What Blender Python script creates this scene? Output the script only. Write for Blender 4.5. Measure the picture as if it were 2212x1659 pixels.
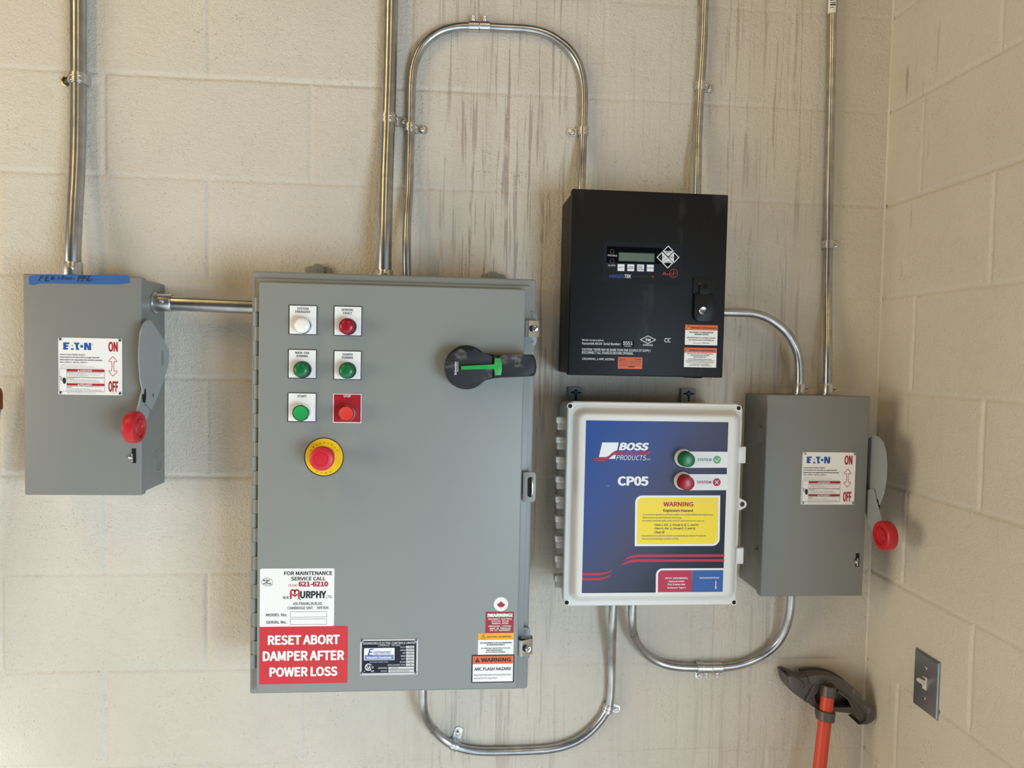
import bpy, bmesh, math, random
from mathutils import Vector, noise

random.seed(4)
Z0 = 2.2352            # floor to the mortar line used as height reference
COURSE = 0.2032        # block course

# ------------------------------------------------------------------ camera
CAM = Vector((-.9457, -1.5098, -.7516 + Z0))
YAW, PITCH, ROLL, FPX = .0840, -.0409, .0208, 1534.0
_cy, _sy, _cp, _sp = math.cos(YAW), math.sin(YAW), math.cos(PITCH), math.sin(PITCH)
FWD = Vector((_sy * _cp, _cy * _cp, _sp))
_r0 = Vector((_cy, -_sy, 0)); _u0 = _r0.cross(FWD)
RIGHT = math.cos(ROLL) * _r0 + math.sin(ROLL) * _u0
UP = -math.sin(ROLL) * _r0 + math.cos(ROLL) * _u0

S = bpy.context.scene
for o in list(bpy.data.objects): bpy.data.objects.remove(o)
COL = S.collection
cd = bpy.data.cameras.new('camera'); cam = bpy.data.objects.new('camera', cd); COL.objects.link(cam)
cd.sensor_width = 36; cd.lens = FPX * 36 / 2212; cd.clip_start = .05
from mathutils import Matrix
M4 = Matrix((RIGHT, UP, -FWD)).transposed().to_4x4(); M4.translation = CAM
cam.matrix_world = M4
S.camera = cam

# ------------------------------------------------------------------ light and exposure
S.view_settings.view_transform = 'Standard'; S.view_settings.look = 'None'
S.view_settings.gamma = 1; S.view_settings.exposure = 0.0
w = bpy.data.worlds.new('world'); S.world = w; w.use_nodes = True
w.node_tree.nodes['Background'].inputs[0].default_value = (.86, .93, 1, 1)
w.node_tree.nodes['Background'].inputs[1].default_value = .03

def area(name, loc, target, sx, sy, power, color):
    l = bpy.data.lights.new(name, 'AREA'); l.shape = 'RECTANGLE'; l.size = sx; l.size_y = sy
    l.energy = power; l.color = color
    o = bpy.data.objects.new(name, l); COL.objects.link(o); o.location = loc
    d = Vector(target) - Vector(loc); o.rotation_euler = d.to_track_quat('-Z', 'Y').to_euler()
    return o
# warm ceiling strip lamps, daylight from a doorway on the right and an added warm light at left for the right wall
area('ceiling_lamp', (-2.5, -1.45, 3.0), (-1.6, -.2, 1.2), .2, 1.2, 11, (1, .66, .24))
area('ceiling_lamp', (-.6, -2.2, 3.2), (-.5, -.6, 1.6), .22, 1.3, 7, (1, .76, .42))
area('side_light', (.75, -2.6, .8), (-.9, 0, .5), 1.5, 1.2, 90, (.64, .82, 1))
area('side_light', (-5.0, -2.0, 1.3), (0, -.3, 1.0), 1.8, 1.7, 78, (1, .89, .70))
# spot added to light the floor; its bounce brightens the lower wall
sl = bpy.data.lights.new('floor_bounce_spot', 'SPOT'); sl.energy = 7500; sl.spot_size = math.radians(34); sl.spot_blend = .4; sl.shadow_soft_size = .3; sl.color = (.86, .94, 1)
so = bpy.data.objects.new('floor_bounce_spot', sl); COL.objects.link(so); so.location = (3.4, -3.6, 3.0)
so.rotation_euler = (Vector((-.5, -1.5, 0)) - so.location).to_track_quat('-Z', 'Y').to_euler()

# ------------------------------------------------------------------ pixel rays -> points in the room
def ray(u, v): return RIGHT * ((u - 1106) / FPX) - UP * ((v - 829.5) / FPX) + FWD
def at(u, v, y):                 # point of the room seen at (u, v) on the plane at depth y
    d = ray(u, v); return CAM + d * ((y - CAM.y) / d.y)
def atx(u, v, x):                # ... on the plane at x
    d = ray(u, v); return CAM + d * ((x - CAM.x) / d.x)

# ------------------------------------------------------------------ materials
def lin(c):
    c /= 255.; return c / 12.92 if c <= .04045 else ((c + .055) / 1.055) ** 2.4
def rgb(h): return tuple(lin(int(h[i:i + 2], 16)) for i in (0, 2, 4)) + (1,)
MATS = {}
def base_mat(name):
    m = bpy.data.materials.new(name); m.use_nodes = True; MATS[name] = m
    nt = m.node_tree; return m, nt, nt.nodes['Principled BSDF']
def N(nt, kind, **kw):
    n = nt.nodes.new(kind)
    for k, v in kw.items():
        if k.startswith('i_'):
            key = k[2:]; n.inputs[int(key) if key.isdigit() else key].default_value = v
        else: setattr(n, k, v)
    return n
def simple(name, col, rough=.5, metal=0, spec=.5, bump=0, bscale=400, var=0, vscale=8, coat=0, trans=0):
    m, nt, b = base_mat(name)
    c = rgb(col) if isinstance(col, str) else col
    b.inputs['Base Color'].default_value = c; b.inputs['Roughness'].default_value = rough
    b.inputs['Metallic'].default_value = metal; b.inputs['Specular IOR Level'].default_value = spec
    if coat: b.inputs['Coat Weight'].default_value = coat; b.inputs['Coat Roughness'].default_value = .1
    if bump or var:
        tc = N(nt, 'ShaderNodeTexCoord')
    if var:
        n = N(nt, 'ShaderNodeTexNoise', i_Scale=vscale, i_Detail=5.0); nt.links.new(tc.outputs['Object'], n.inputs['Vector'])
        mx = N(nt, 'ShaderNodeMix', data_type='RGBA'); mx.inputs[6].default_value = tuple(x * (1 - var) for x in c[:3]) + (1,)
        mx.inputs[7].default_value = tuple(min(1, x * (1 + var)) for x in c[:3]) + (1,)
        nt.links.new(n.outputs[0], mx.inputs[0]); nt.links.new(mx.outputs[2], b.inputs['Base Color'])
    if bump:
        n2 = N(nt, 'ShaderNodeTexNoise', i_Scale=bscale, i_Detail=2.0); nt.links.new(tc.outputs['Object'], n2.inputs['Vector'])
        bp = N(nt, 'ShaderNodeBump', i_Strength=bump, i_Distance=.001); nt.links.new(n2.outputs[0], bp.inputs['Height'])
        nt.links.new(bp.outputs[0], b.inputs['Normal'])
    return m

simple('panel_grey', '8b8e8b', .42, bump=.06, bscale=500, var=.03, vscale=3)
simple('switch_grey', '828380', .45, bump=.06, bscale=500, var=.03, vscale=4)
simple('handle_zinc', 'a4aaac', .42, .2, var=.08, vscale=30)
simple('black_gap', '0b0b0b', .8)
simple('red_plastic', 'c21f2c', .38)
simple('chrome', 'd8d8d6', .14, 1)
simple('steel', 'd2d3d4', .32, 1, var=.05, vscale=60)
simple('plate_steel', 'a2a6ac', .34, .9, var=.05, vscale=40)
simple('dark_steel', '5a5856', .4, 1)
simple('white', 'f1f0ee', .4)
simple('label_white', 'f3f1ee', .42)
simple('plate_white', 'f4f2ef', .35)
simple('ink', '17181b', .5)
simple('ink_grey', '5a5a5a', .5)
simple('eaton_blue', '1b56a6', .45)
simple('label_red', 'b01f2b', .45)
simple('sign_red', 'd0333c', .42)
simple('stop_red', 'a81828', .4)
simple('warn_red', 'a31c30', .45)
simple('label_yellow', 'f2ac22', .45)
simple('label_orange', 'de6434', .45)
simple('estop_yellow', 'edc41c', .38)
simple('lens_white', 'f6f2ea', .2, spec=.6)
simple('lens_red', '9c1226', .3, spec=.5)
simple('lens_green', '0f6b3c', .3, spec=.5)
simple('button_green', '23a052', .35)
simple('button_red', 'dd4034', .35)
simple('mushroom_red', 'cf2434', .42)
simple('handle_black', '25272b', .5, bump=.1, bscale=900)
simple('handle_green', '2f9e4b', .4)
simple('black_plastic', '0e1014', .45, spec=.35)
simple('membrane_black', '101319', .5, spec=.25)
simple('window_black', '08090b', .12)
simple('lcd', '66746a', .18)
simple('key_blue', '2a4f86', .4)
simple('print_white', 'dfe2e6', .5)
simple('print_blue', '3a5cb0', .5)
simple('print_red', 'c0343c', .5)
simple('decal_white', 'eceef2', .5, spec=.3)
simple('decal_red', 'b8324e', .5, spec=.3)
simple('decal_blue', '355fa4', .5, spec=.3)
simple('decal_yellow', 'f7dd3e', .5, spec=.3)
simple('tick_green', '5aa55e', .4)
simple('text_green', '3d7d62', .4)
simple('polycarbonate', 'e2e2df', .3, bump=.04, bscale=700)
simple('polycarbonate_aged', 'd6d3cb', .35)
simple('foot_grey', '9fa0a4', .45)
simple('screw_blue', '24405a', .4, .6)
simple('tape_blue', '2a5f9f', .55, bump=.25, bscale=60, var=.08, vscale=30)
simple('bender_handle', 'd9492b', .38, var=.08, vscale=20)
simple('bender_iron', '625c59', .45, .55, bump=.5, bscale=120, var=.3, vscale=25)
simple('bender_mark', '8b8580', .5, .4)
simple('ivory', 'd9d0c2', .35)
simple('brown_grip', '7a3f1d', .45)
simple('floor_concrete', 'adaba6', .6, bump=.2, bscale=40, var=.1, vscale=2)
simple('navy_plate', '151c2c', .3, .3)
simple('plate_alu', 'd2d1d0', .35, .3)
simple('plate_lilac', '7d8cc0', .4)
simple('decal_navyblue', '2b3fa0', .4)

def scuffed(name, col, rough, scuff, amount, sx, sz, thr):
    m, nt, b = base_mat(name); b.inputs['Roughness'].default_value = rough
    tc = N(nt, 'ShaderNodeTexCoord')
    mp = N(nt, 'ShaderNodeMapping'); mp.inputs['Scale'].default_value = (sx, sx, sz); mp.inputs['Rotation'].default_value = (0, .45, 0)
    n = N(nt, 'ShaderNodeTexNoise', i_Scale=1.0, i_Detail=6.0, i_Roughness=.65)
    nt.links.new(tc.outputs['Object'], mp.inputs[0]); nt.links.new(mp.outputs[0], n.inputs['Vector'])
    r = N(nt, 'ShaderNodeMapRange'); r.inputs[1].default_value = thr; r.inputs[2].default_value = thr + .22; r.inputs[4].default_value = amount
    nt.links.new(n.outputs[0], r.inputs[0])
    mx = N(nt, 'ShaderNodeMix', data_type='RGBA'); mx.inputs[6].default_value = rgb(col); mx.inputs[7].default_value = rgb(scuff); b.inputs['Specular IOR Level'].default_value = .3
    nt.links.new(r.outputs[0], mx.inputs[0]); nt.links.new(mx.outputs[2], b.inputs['Base Color'])
    n2 = N(nt, 'ShaderNodeTexNoise', i_Scale=450.0, i_Detail=1.0); nt.links.new(tc.outputs['Object'], n2.inputs['Vector'])
    bp = N(nt, 'ShaderNodeBump', i_Strength=.12, i_Distance=.001); nt.links.new(n2.outputs[0], bp.inputs['Height'])
    nt.links.new(bp.outputs[0], b.inputs['Normal'])
scuffed('powder_black', '090b10', .5, '6a6764', .4, 10, 3, .57)
scuffed('handle_black_dusty', '26282d', .5, '958e86', .8, 26, 40, .55)

def conduit_mat():
    m, nt, b = base_mat('galvanized')
    b.inputs['Metallic'].default_value = 1; b.inputs['Roughness'].default_value = .24
    tc = N(nt, 'ShaderNodeTexCoord')
    n = N(nt, 'ShaderNodeTexNoise', i_Scale=35.0, i_Detail=4.0, i_Roughness=.6); nt.links.new(tc.outputs['Object'], n.inputs['Vector'])
    cr = N(nt, 'ShaderNodeValToRGB'); cr.color_ramp.elements[0].position = .3; cr.color_ramp.elements[0].color = rgb('a2a5a8')
    cr.color_ramp.elements[1].position = .6; cr.color_ramp.elements[1].color = rgb('bdc0c4')
    nt.links.new(n.outputs[0], cr.inputs[0]); nt.links.new(cr.outputs[0], b.inputs['Base Color'])
    mr = N(nt, 'ShaderNodeMapRange'); mr.inputs[3].default_value = .36; mr.inputs[4].default_value = .27
    nt.links.new(n.outputs[0], mr.inputs[0]); nt.links.new(mr.outputs[0], b.inputs['Roughness'])
conduit_mat()

def decal_gradient():
    m, nt, b = base_mat('decal_gradient'); b.inputs['Roughness'].default_value = .5; b.inputs['Specular IOR Level'].default_value = .25
    tc = N(nt, 'ShaderNodeTexCoord')
    # two-way gradient, print and reflection painted as one: royal blue at top left, slate in the middle, navy at right and foot
    dp = N(nt, 'ShaderNodeVectorMath', operation='DOT_PRODUCT'); dp.inputs[1].default_value = (2.5, 0, -1.75)
    nt.links.new(tc.outputs['Object'], dp.inputs[0])
    mr = N(nt, 'ShaderNodeMapRange'); mr.inputs[1].default_value = -.62; mr.inputs[2].default_value = .45
    nt.links.new(dp.outputs['Value'], mr.inputs[0])
    cr = N(nt, 'ShaderNodeValToRGB'); e = cr.color_ramp.elements
    e[0].position = 0; e[0].color = rgb('1f4b93'); e[1].position = 1; e[1].color = rgb('1c2433')
    for p, c in ((.3, '3a4f8c'), (.55, '474b68'), (.72, '3c4258'), (.85, '272e40')):
        k = cr.color_ramp.elements.new(p); k.color = rgb(c)
    nt.links.new(mr.outputs[0], cr.inputs[0]); nt.links.new(cr.outputs[0], b.inputs['Base Color'])
decal_gradient()

def wall_mat(name, side):
    m, nt, b = base_mat(name); L = nt.links.new
    tc = N(nt, 'ShaderNodeTexCoord'); P = tc.outputs['Object']
    def noise_(scale, detail=3., rough=.5, vec=P):
        n = N(nt, 'ShaderNodeTexNoise', i_Scale=scale, i_Detail=detail, i_Roughness=rough); L(vec, n.inputs['Vector']); return n.outputs[0]
    def scaled(s):
        mp = N(nt, 'ShaderNodeMapping'); mp.inputs['Scale'].default_value = s; L(P, mp.inputs[0]); return mp.outputs[0]
    def rng(v, a, c, lo=0., hi=1.):
        r = N(nt, 'ShaderNodeMapRange', interpolation_type='SMOOTHSTEP'); r.inputs[1].default_value = a; r.inputs[2].default_value = c
        r.inputs[3].default_value = lo; r.inputs[4].default_value = hi; L(v, r.inputs[0]); return r.outputs[0]
    def mul(a, c):
        n = N(nt, 'ShaderNodeMath', operation='MULTIPLY')
        for i, q in enumerate((a, c)):
            if isinstance(q, (int, float)): n.inputs[i].default_value = q
            else: L(q, n.inputs[i])
        return n.outputs[0]
    def add(a, c, op='ADD'):
        n = N(nt, 'ShaderNodeMath', operation=op)
        for i, q in enumerate((a, c)):
            if isinstance(q, (int, float)): n.inputs[i].default_value = q
            else: L(q, n.inputs[i])
        return n.outputs[0]
    def mix(f, a, c):
        x = N(nt, 'ShaderNodeMix', data_type='RGBA')
        for i, q in ((0, f), (6, a), (7, c)):
            if isinstance(q, (tuple, float, int)): x.inputs[i].default_value = q
            else: L(q, x.inputs[i])
        return x.outputs[2]
    sep = N(nt, 'ShaderNodeSeparateXYZ'); L(P, sep.inputs[0]); X, Y, Zc = sep.outputs
    col = mix(rng(noise_(2.2, 5., .6), .3, .7), rgb('d4ccbd'), rgb('ddd5c7'))
    col = mix(mul(rng(noise_(40., 4., .7), .5, .75), .25), col, rgb('c4baab'))
    if side == 'back':
        # dried drip marks: long narrow runs, each broken into lengths
        run = noise_(1., 3., .55, scaled((90, 1, 2.4)))
        run2 = noise_(1., 2., .5, scaled((210, 1, 5.5)))
        cut = noise_(1., 2., .5, scaled((44, 1, 8.0)))
        zone = add(mul(rng(X, -1.02, -.94), rng(X, -.64, -.76)), mul(mul(rng(X, -.46, -.36), rng(X, -.13, -.22)), .7), 'MAXIMUM')
        zone = add(zone, mul(mul(rng(X, -1.25, -1.0), rng(X, -.02, -.2)), .22), 'MAXIMUM')
        zone = mul(zone, rng(Zc, .85, 1.7, .5, 1.0))
        s1 = mul(rng(run, .555, .60), rng(cut, .36, .52)); s2 = mul(rng(run2, .58, .64), rng(cut, .40, .55))
        st = mul(add(s1, mul(s2, .8), 'MAXIMUM'), zone)
        col = mix(mul(st, .58), col, rgb('917a70'))
        film = mul(mul(rng(noise_(1., 2., .5, scaled((18, 1, .7))), .45, .7), zone), .2)
        col = mix(film, col, rgb('b5a799'))
        dots = [((-1.43, 0, 2.13), .11), ((-1.27, 0, 2.11), .05), ((-1.03, 0, 2.0), .07), ((-.86, 0, 1.86), .10), ((-.5, 0, 1.86), .09), ((-.2, 0, .98), .06), ((-1.72, 0, 1.12), .05)]
    else:
        run2 = noise_(1., 2., .5, scaled((1, 60, 4.)))
        near = rng(Y, -.26, -.02)
        st = mul(mul(rng(run2, .6, .72), rng(noise_(9.), .45, .6)), near)
        col = mix(mul(st, .6), col, rgb('8d7d6a'))
        dots = [((0, -.23, .63), .12), ((0, -.12, 2.02), .12), ((0, -.2, .72), .07), ((0, -.10, 1.66), .09), ((0, -.16, .80), .06)]
    vor = N(nt, 'ShaderNodeTexVoronoi', i_Scale=210.0, feature='F1'); L(P, vor.inputs['Vector'])
    spot = rng(vor.outputs['Distance'], .26, .14)
    keep = rng(noise_(70., 2.), .5, .58)
    msk = None
    for c, r in dots:
        d = N(nt, 'ShaderNodeVectorMath', operation='DISTANCE'); d.inputs[1].default_value = c; L(P, d.inputs[0])
        k = rng(d.outputs['Value'], r, r * .3)
        msk = k if msk is None else add(msk, k, 'MAXIMUM')
    few = rng(noise_(13., 2.), .66, .7)
    sp = mul(mul(spot, keep), add(msk, mul(few, .7), 'MAXIMUM'))
    col = mix(mul(sp, .8), col, rgb('4a4038'))
    L(col, b.inputs['Base Color'])
    b.inputs['Roughness'].default_value = .42; b.inputs['Specular IOR Level'].default_value = .45
    # roller texture, pits and soft lumps of the painted blocks
    pits = N(nt, 'ShaderNodeTexVoronoi', i_Scale=260.0, feature='SMOOTH_F1'); L(P, pits.inputs['Vector'])
    h = add(mul(noise_(260., 3., .6), 1.0), mul(noise_(110., 2., .5), .8))
    pit = mul(rng(noise_(190., 1., .4), .36, .24), rng(noise_(14., 2.), .42, .6))
    h = add(h, mul(pit, -.5))
    bp = N(nt, 'ShaderNodeBump', i_Strength=1.0, i_Distance=.0020 if side == 'back' else .0011); L(h, bp.inputs['Height'])
    L(bp.outputs[0], b.inputs['Normal'])
wall_mat('block_paint_back', 'back'); wall_mat('block_paint_side', 'side')

# ------------------------------------------------------------------ mesh builder
WORLD = {}           # object -> world position of its origin
class MB:
    def __init__(self): self.v = []; self.f = []; self.m = []; self.mats = []
    def mi(self, m):
        if m not in self.mats: self.mats.append(m)
        return self.mats.index(m)
    def add(self, vs, fs, m):
        o = len(self.v); k = self.mi(m)
        self.v += [tuple(p) for p in vs]
        for f in fs: self.f.append([i + o for i in f]); self.m.append(k)
    def bm(self, b, m):
        b.verts.ensure_lookup_table(); b.verts.index_update()
        self.add([v.co[:] for v in b.verts], [[v.index for v in f.verts] for f in b.faces], m); b.free()
    # outline in the wall plane (x, z), anticlockwise from the front, pushed from depth y0 to y1 (nearer)
    def prism(self, pts, y0, y1, m, bev=0, seg=2):
        if bev:
            b = bmesh.new()
            fr = [b.verts.new((x, y1, z)) for x, z in pts]; bk = [b.verts.new((x, y0, z)) for x, z in pts]
            n = len(pts); ff = b.faces.new(fr); b.faces.new(bk[::-1])
            for i in range(n): b.faces.new((fr[i], bk[i], bk[(i + 1) % n], fr[(i + 1) % n]))
            es = list(ff.edges)
            bmesh.ops.bevel(b, geom=es, offset=bev, segments=seg, affect='EDGES', profile=.5, clamp_overlap=True)
            bmesh.ops.recalc_face_normals(b, faces=b.faces); self.bm(b, m); return
        n = len(pts)
        vs = [(x, y1, z) for x, z in pts] + [(x, y0, z) for x, z in pts]
        fs = [list(range(n)), list(range(2 * n - 1, n - 1, -1))] + [[i, n + i, n + (i + 1) % n, (i + 1) % n] for i in range(n)]
        self.add(vs, fs, m)
    def flat(self, pts, y, m): self.add([(x, y, z) for x, z in pts], [list(range(len(pts)))], m)
    def box(self, x0, x1, y0, y1, z0, z1, m, bev=0, seg=2):
        b = bmesh.new(); bmesh.ops.create_cube(b, size=1)
        for v in b.verts:
            v.co = ((x0 + x1) / 2 + v.co.x * (x1 - x0), (y0 + y1) / 2 + v.co.y * abs(y1 - y0), (z0 + z1) / 2 + v.co.z * (z1 - z0))
        if bev: bmesh.ops.bevel(b, geom=list(b.edges), offset=bev, segments=seg, affect='EDGES', profile=.5, clamp_overlap=True)
        self.bm(b, m)
    # surface of revolution about an axis through c; prof = [(radius, distance along axis)]
    def lathe(self, c, axis, prof, m, n=40):
        a = Vector(axis).normalized(); t = Vector((0, 0, 1)) if abs(a.z) < .9 else Vector((1, 0, 0))
        p = a.cross(t).normalized(); q = a.cross(p); c = Vector(c); vs = []; fs = []; rings = []
        for r, h in prof:
            if r < 1e-6: rings.append([len(vs)]); vs.append(c + a * h)
            else:
                rings.append(list(range(len(vs), len(vs) + n)))
                vs += [c + a * h + (p * math.cos(2 * math.pi * i / n) + q * math.sin(2 * math.pi * i / n)) * r for i in range(n)]
        for A, B in zip(rings, rings[1:]):
            for i in range(n):
                j = (i + 1) % n
                if len(A) == 1 and len(B) == 1: continue
                if len(A) == 1: fs.append([A[0], B[j], B[i]])
                elif len(B) == 1: fs.append([A[i], A[j], B[0]])
                else: fs.append([A[i], A[j], B[j], B[i]])
        self.add(vs, fs, m)
    def tube(self, path, r, m, n=20, caps=True):
        P = [Vector(p) for p in path]; vs = []; fs = []; up = None
        for i, p in enumerate(P):
            t = (P[min(i + 1, len(P) - 1)] - P[max(i - 1, 0)]).normalized()
            if up is None: up = t.orthogonal().normalized()
            up = (up - t * up.dot(t)).normalized(); s = t.cross(up); rr = r(i / (len(P) - 1)) if callable(r) else r
            vs += [p + (up * math.cos(2 * math.pi * k / n) + s * math.sin(2 * math.pi * k / n)) * rr for k in range(n)]
        for i in range(len(P) - 1):
            for k in range(n): fs.append([i * n + k, i * n + (k + 1) % n, (i + 1) * n + (k + 1) % n, (i + 1) * n + k])
        if caps: fs += [list(range(n))[::-1], list(range((len(P) - 1) * n, len(P) * n))]
        self.add(vs, fs, m)
    def build(self, name, parent=None, label=None, smooth=32):
        xs = list(zip(*self.v)); c = Vector([(min(a) + max(a)) / 2 for a in xs])
        me = bpy.data.meshes.new(name)
        me.from_pydata([(x - c.x, y - c.y, z - c.z) for x, y, z in self.v], [], self.f)
        for m in self.mats: me.materials.append(MATS[m])
        me.polygons.foreach_set('material_index', self.m); me.update()
        if smooth:
            me.polygons.foreach_set('use_smooth', [True] * len(me.polygons)); me.set_sharp_from_angle(angle=math.radians(smooth))
        o = bpy.data.objects.new(name, me); COL.objects.link(o)
        if parent is not None:
            o.parent = parent; o.location = c - WORLD[parent]
        else: o.location = c
        WORLD[o] = c
        if label: o['label'] = label
        return o
def thing(name, label, cat, loc, group=None):
    o = bpy.data.objects.new(name, None); o.empty_display_size = .05; COL.objects.link(o)
    o.location = loc; WORLD[o] = Vector(loc); tag(o, label, cat, group); return o
def tag(o, label, cat, group=None):
    o['label'] = label; o['category'] = cat
    if group: o['group'] = group
    return o

def rr(x0, x1, z0, z1, r, n=6, corners=(1, 1, 1, 1)):      # rounded rectangle; corners br, tr, tl, bl
    out = []
    for (cx, cz, a, k) in ((x1, z0, -90, 0), (x1, z1, 0, 1), (x0, z1, 90, 2), (x0, z0, 180, 3)):
        if not corners[k] or r <= 0: out.append((cx, cz)); continue
        ccx = cx + (-r if cx == x1 else r); ccz = cz + (-r if cz == z1 else r)
        for i in range(n + 1):
            t = math.radians(a + 90 * i / n); out.append((ccx + r * math.cos(t), ccz + r * math.sin(t)))
    return out
def circ(cx, cz, r, n=40, a0=0, a1=360):
    full = abs(a1 - a0) >= 360
    k = n if full else n + 1
    return [(cx + r * math.cos(math.radians(a0 + (a1 - a0) * i / n)), cz + r * math.sin(math.radians(a0 + (a1 - a0) * i / n))) for i in range(k)]

_G = {}
try: FONT = bpy.data.fonts.load(bpy.utils.system_resource('DATAFILES', path='fonts') + '/Noto Sans CJK Regular.woff2')      # the sans face Blender ships with
except Exception: FONT = None
def glyphs(s, bold=0., res=3):
    s = s.replace('\u2019', "'")
    k = (s, bold, res)
    if k not in _G:
        c = bpy.data.curves.new('t', 'FONT'); c.body = s
        if FONT: c.font = FONT
        c.resolution_u = res; c.fill_mode = 'FRONT'
        o = bpy.data.objects.new('t', c); COL.objects.link(o); bpy.context.view_layer.update()
        me = bpy.data.meshes.new_from_object(o.evaluated_get(bpy.context.evaluated_depsgraph_get()))
        vs = [Vector((v.co.x, v.co.y, 0)) for v in me.vertices]; fs = [list(p.vertices) for p in me.polygons]
        fs = [f if me.polygons[i].normal.z > 0 else f[::-1] for i, f in enumerate(fs)]
        if bold > 0:                       # heavier strokes: the letter printed again a little to each side
            n = len(vs); q = bold * .62; sh = [(q * math.cos(math.radians(k)), q * .8 * math.sin(math.radians(k))) for k in range(0, 360, 45)]; sh = sh if res > 1 else [sh[0], sh[4]]
            vs0, fs0 = vs, fs; vs = list(vs0); fs = list(fs0)
            for i, d in enumerate(sh): vs += [p + Vector((d[0], d[1], 1.2e-5 * (i + 1))) for p in vs0]; fs += [[j + n * (i + 1) for j in f] for f in fs0]
        bpy.data.objects.remove(o); bpy.data.curves.remove(c); bpy.data.meshes.remove(me)
        xs = [p.x for p in vs]; ys = [p.y for p in vs]
        _G[k] = (vs, fs, min(xs), max(xs), min(ys), max(ys))
    return _G[k]

EPS = .00018
class Print:
    """flat printing on a face at depth y; coordinates are those of a crop of the photo (x0, y0, scale) unless pt is replaced"""
    def __init__(self, mb, y, x0=0., y0=0., s=1.): self.mb, self.y, self.x0, self.y0, self.s = mb, y, x0, y0, s
    def pt(self, x, y): p = at(self.x0 + x * self.s, self.y0 + y * self.s, self.y); return (p.x, p.z)
    def rc(self, xa, ya, xb, yb):
        l = self.pt(xa, (ya + yb) / 2)[0]; r = self.pt(xb, (ya + yb) / 2)[0]
        t = self.pt((xa + xb) / 2, ya)[1]; b = self.pt((xa + xb) / 2, yb)[1]
        return l, r, b, t
    def yl(self, layer): return self.y - EPS * layer
    def rect(self, xa, ya, xb, yb, m, layer=1, r=0, corners=(1, 1, 1, 1)):
        l, q, b, t = self.rc(xa, ya, xb, yb); self.mb.flat(rr(l, q, b, t, r, corners=corners), self.yl(layer), m)
    def slab(self, xa, ya, xb, yb, m, th, r=0, bev=0, back=0):
        l, q, b, t = self.rc(xa, ya, xb, yb); self.mb.prism(rr(l, q, b, t, r), self.y + back, self.y - th, m, bev); return l, q, b, t
    def poly(self, pts, m, layer=1): 
        P = [self.pt(*p) for p in pts]
        ar = sum(P[i][0] * P[(i + 1) % len(P)][1] - P[(i + 1) % len(P)][0] * P[i][1] for i in range(len(P)))
        self.mb.flat(P if ar > 0 else P[::-1], self.yl(layer), m)
    def frame(self, xa, ya, xb, yb, t, m, layer=1):
        self.rect(xa, ya, xb, ya + t, m, layer); self.rect(xa, yb - t, xb, yb, m, layer)
        self.rect(xa, ya + t, xa + t, yb - t, m, layer); self.rect(xb - t, ya + t, xb, yb - t, m, layer)
    def line(self, pts, wd, m, layer=1):            # polyline of width wd (crop units)
        for i, ((ax, ay), (bx, by)) in enumerate(zip(pts, pts[1:])):
            d = math.hypot(bx - ax, by - ay) or 1; nx, ny = -(by - ay) / d * wd / 2, (bx - ax) / d * wd / 2
            self.poly([(ax + nx, ay + ny), (bx + nx, by + ny), (bx - nx, by - ny), (ax - nx, ay - ny)], m, layer + .08 * (i % 8))
    def disc(self, x, y, r, m, layer=1, n=32):
        c = self.pt(x, y); R = abs(self.pt(x + r, y)[0] - c[0]); self.mb.flat(circ(c[0], c[1], R, n), self.yl(layer), m)
    def ring(self, x, y, r, t, m, layer=1, a0=0, a1=360, n=40):
        c = self.pt(x, y); R = abs(self.pt(x + r, y)[0] - c[0]); R2 = R * (r - t) / r
        for i in range(n):
            p, q = [math.radians(a0 + (a1 - a0) * k / n) for k in (i, i + 1)]
            self.mb.flat([(c[0] + R2 * math.cos(p), c[1] + R2 * math.sin(p)), (c[0] + R * math.cos(p), c[1] + R * math.sin(p)),
                          (c[0] + R * math.cos(q), c[1] + R * math.sin(q)), (c[0] + R2 * math.cos(q), c[1] + R2 * math.sin(q))], self.yl(layer), m)
    def text(self, s, xa, ya, xb, yb, m, layer=2, bold=0., shear=0., rot=0, res=3):
        l, r, b, t = self.rc(xa, ya, xb, yb)
        vs, fs, x0, x1, y0, y1 = glyphs(s, bold, res)
        out = []
        if shear:
            vs = [Vector((p.x + shear * p.y, p.y, p.z)) for p in vs]; x0 = min(p.x for p in vs); x1 = max(p.x for p in vs)
        for p in vs:
            a = (p.x - x0) / (x1 - x0); c = (p.y - y0) / (y1 - y0)
            if rot == 90: a, c = 1 - c, a            # reads upward
            out.append((l + (r - l) * a, self.yl(layer) - p.z, b + (t - b) * c))
        self.mb.add(out, fs, m)
    def arc_text(self, s, cx, cy, r, h, a0, a1, m, layer=2, bold=0., inward=False):
        c = self.pt(cx, cy); k = abs(self.pt(cx + 100, cy)[0] - c[0]) / 100; R = r * k; H = h * k; n = len(s)
        for i, ch in enumerate(s):
            if ch == ' ': continue
            a = math.radians(a0 + (a1 - a0) * i / (n - 1)); vs, fs, x0, x1, y0, y1 = glyphs(ch, bold)
            sc = H / .72; mx = (x0 + x1) / 2
            # local frame: up is radial (or inward on the lower arc)
            ux, uz = (-math.cos(a), -math.sin(a)) if inward else (math.cos(a), math.sin(a)); rx, rz = uz, -ux
            self.mb.add([(c[0] + math.cos(a) * R + rx * (p.x - mx) * sc + ux * p.y * sc, self.yl(layer) - p.z, c[1] + math.sin(a) * R + rz * (p.x - mx) * sc + uz * p.y * sc) for p in vs], fs, m)
class Norm(Print):               # same, in 0..1 coordinates of a rectangle in the room
    def __init__(self, mb, y, rect): super().__init__(mb, y); self.rect_ = rect
    def pt(self, x, y): l, r, b, t = self.rect_; return (l + (r - l) * x, t + (b - t) * y)

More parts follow.
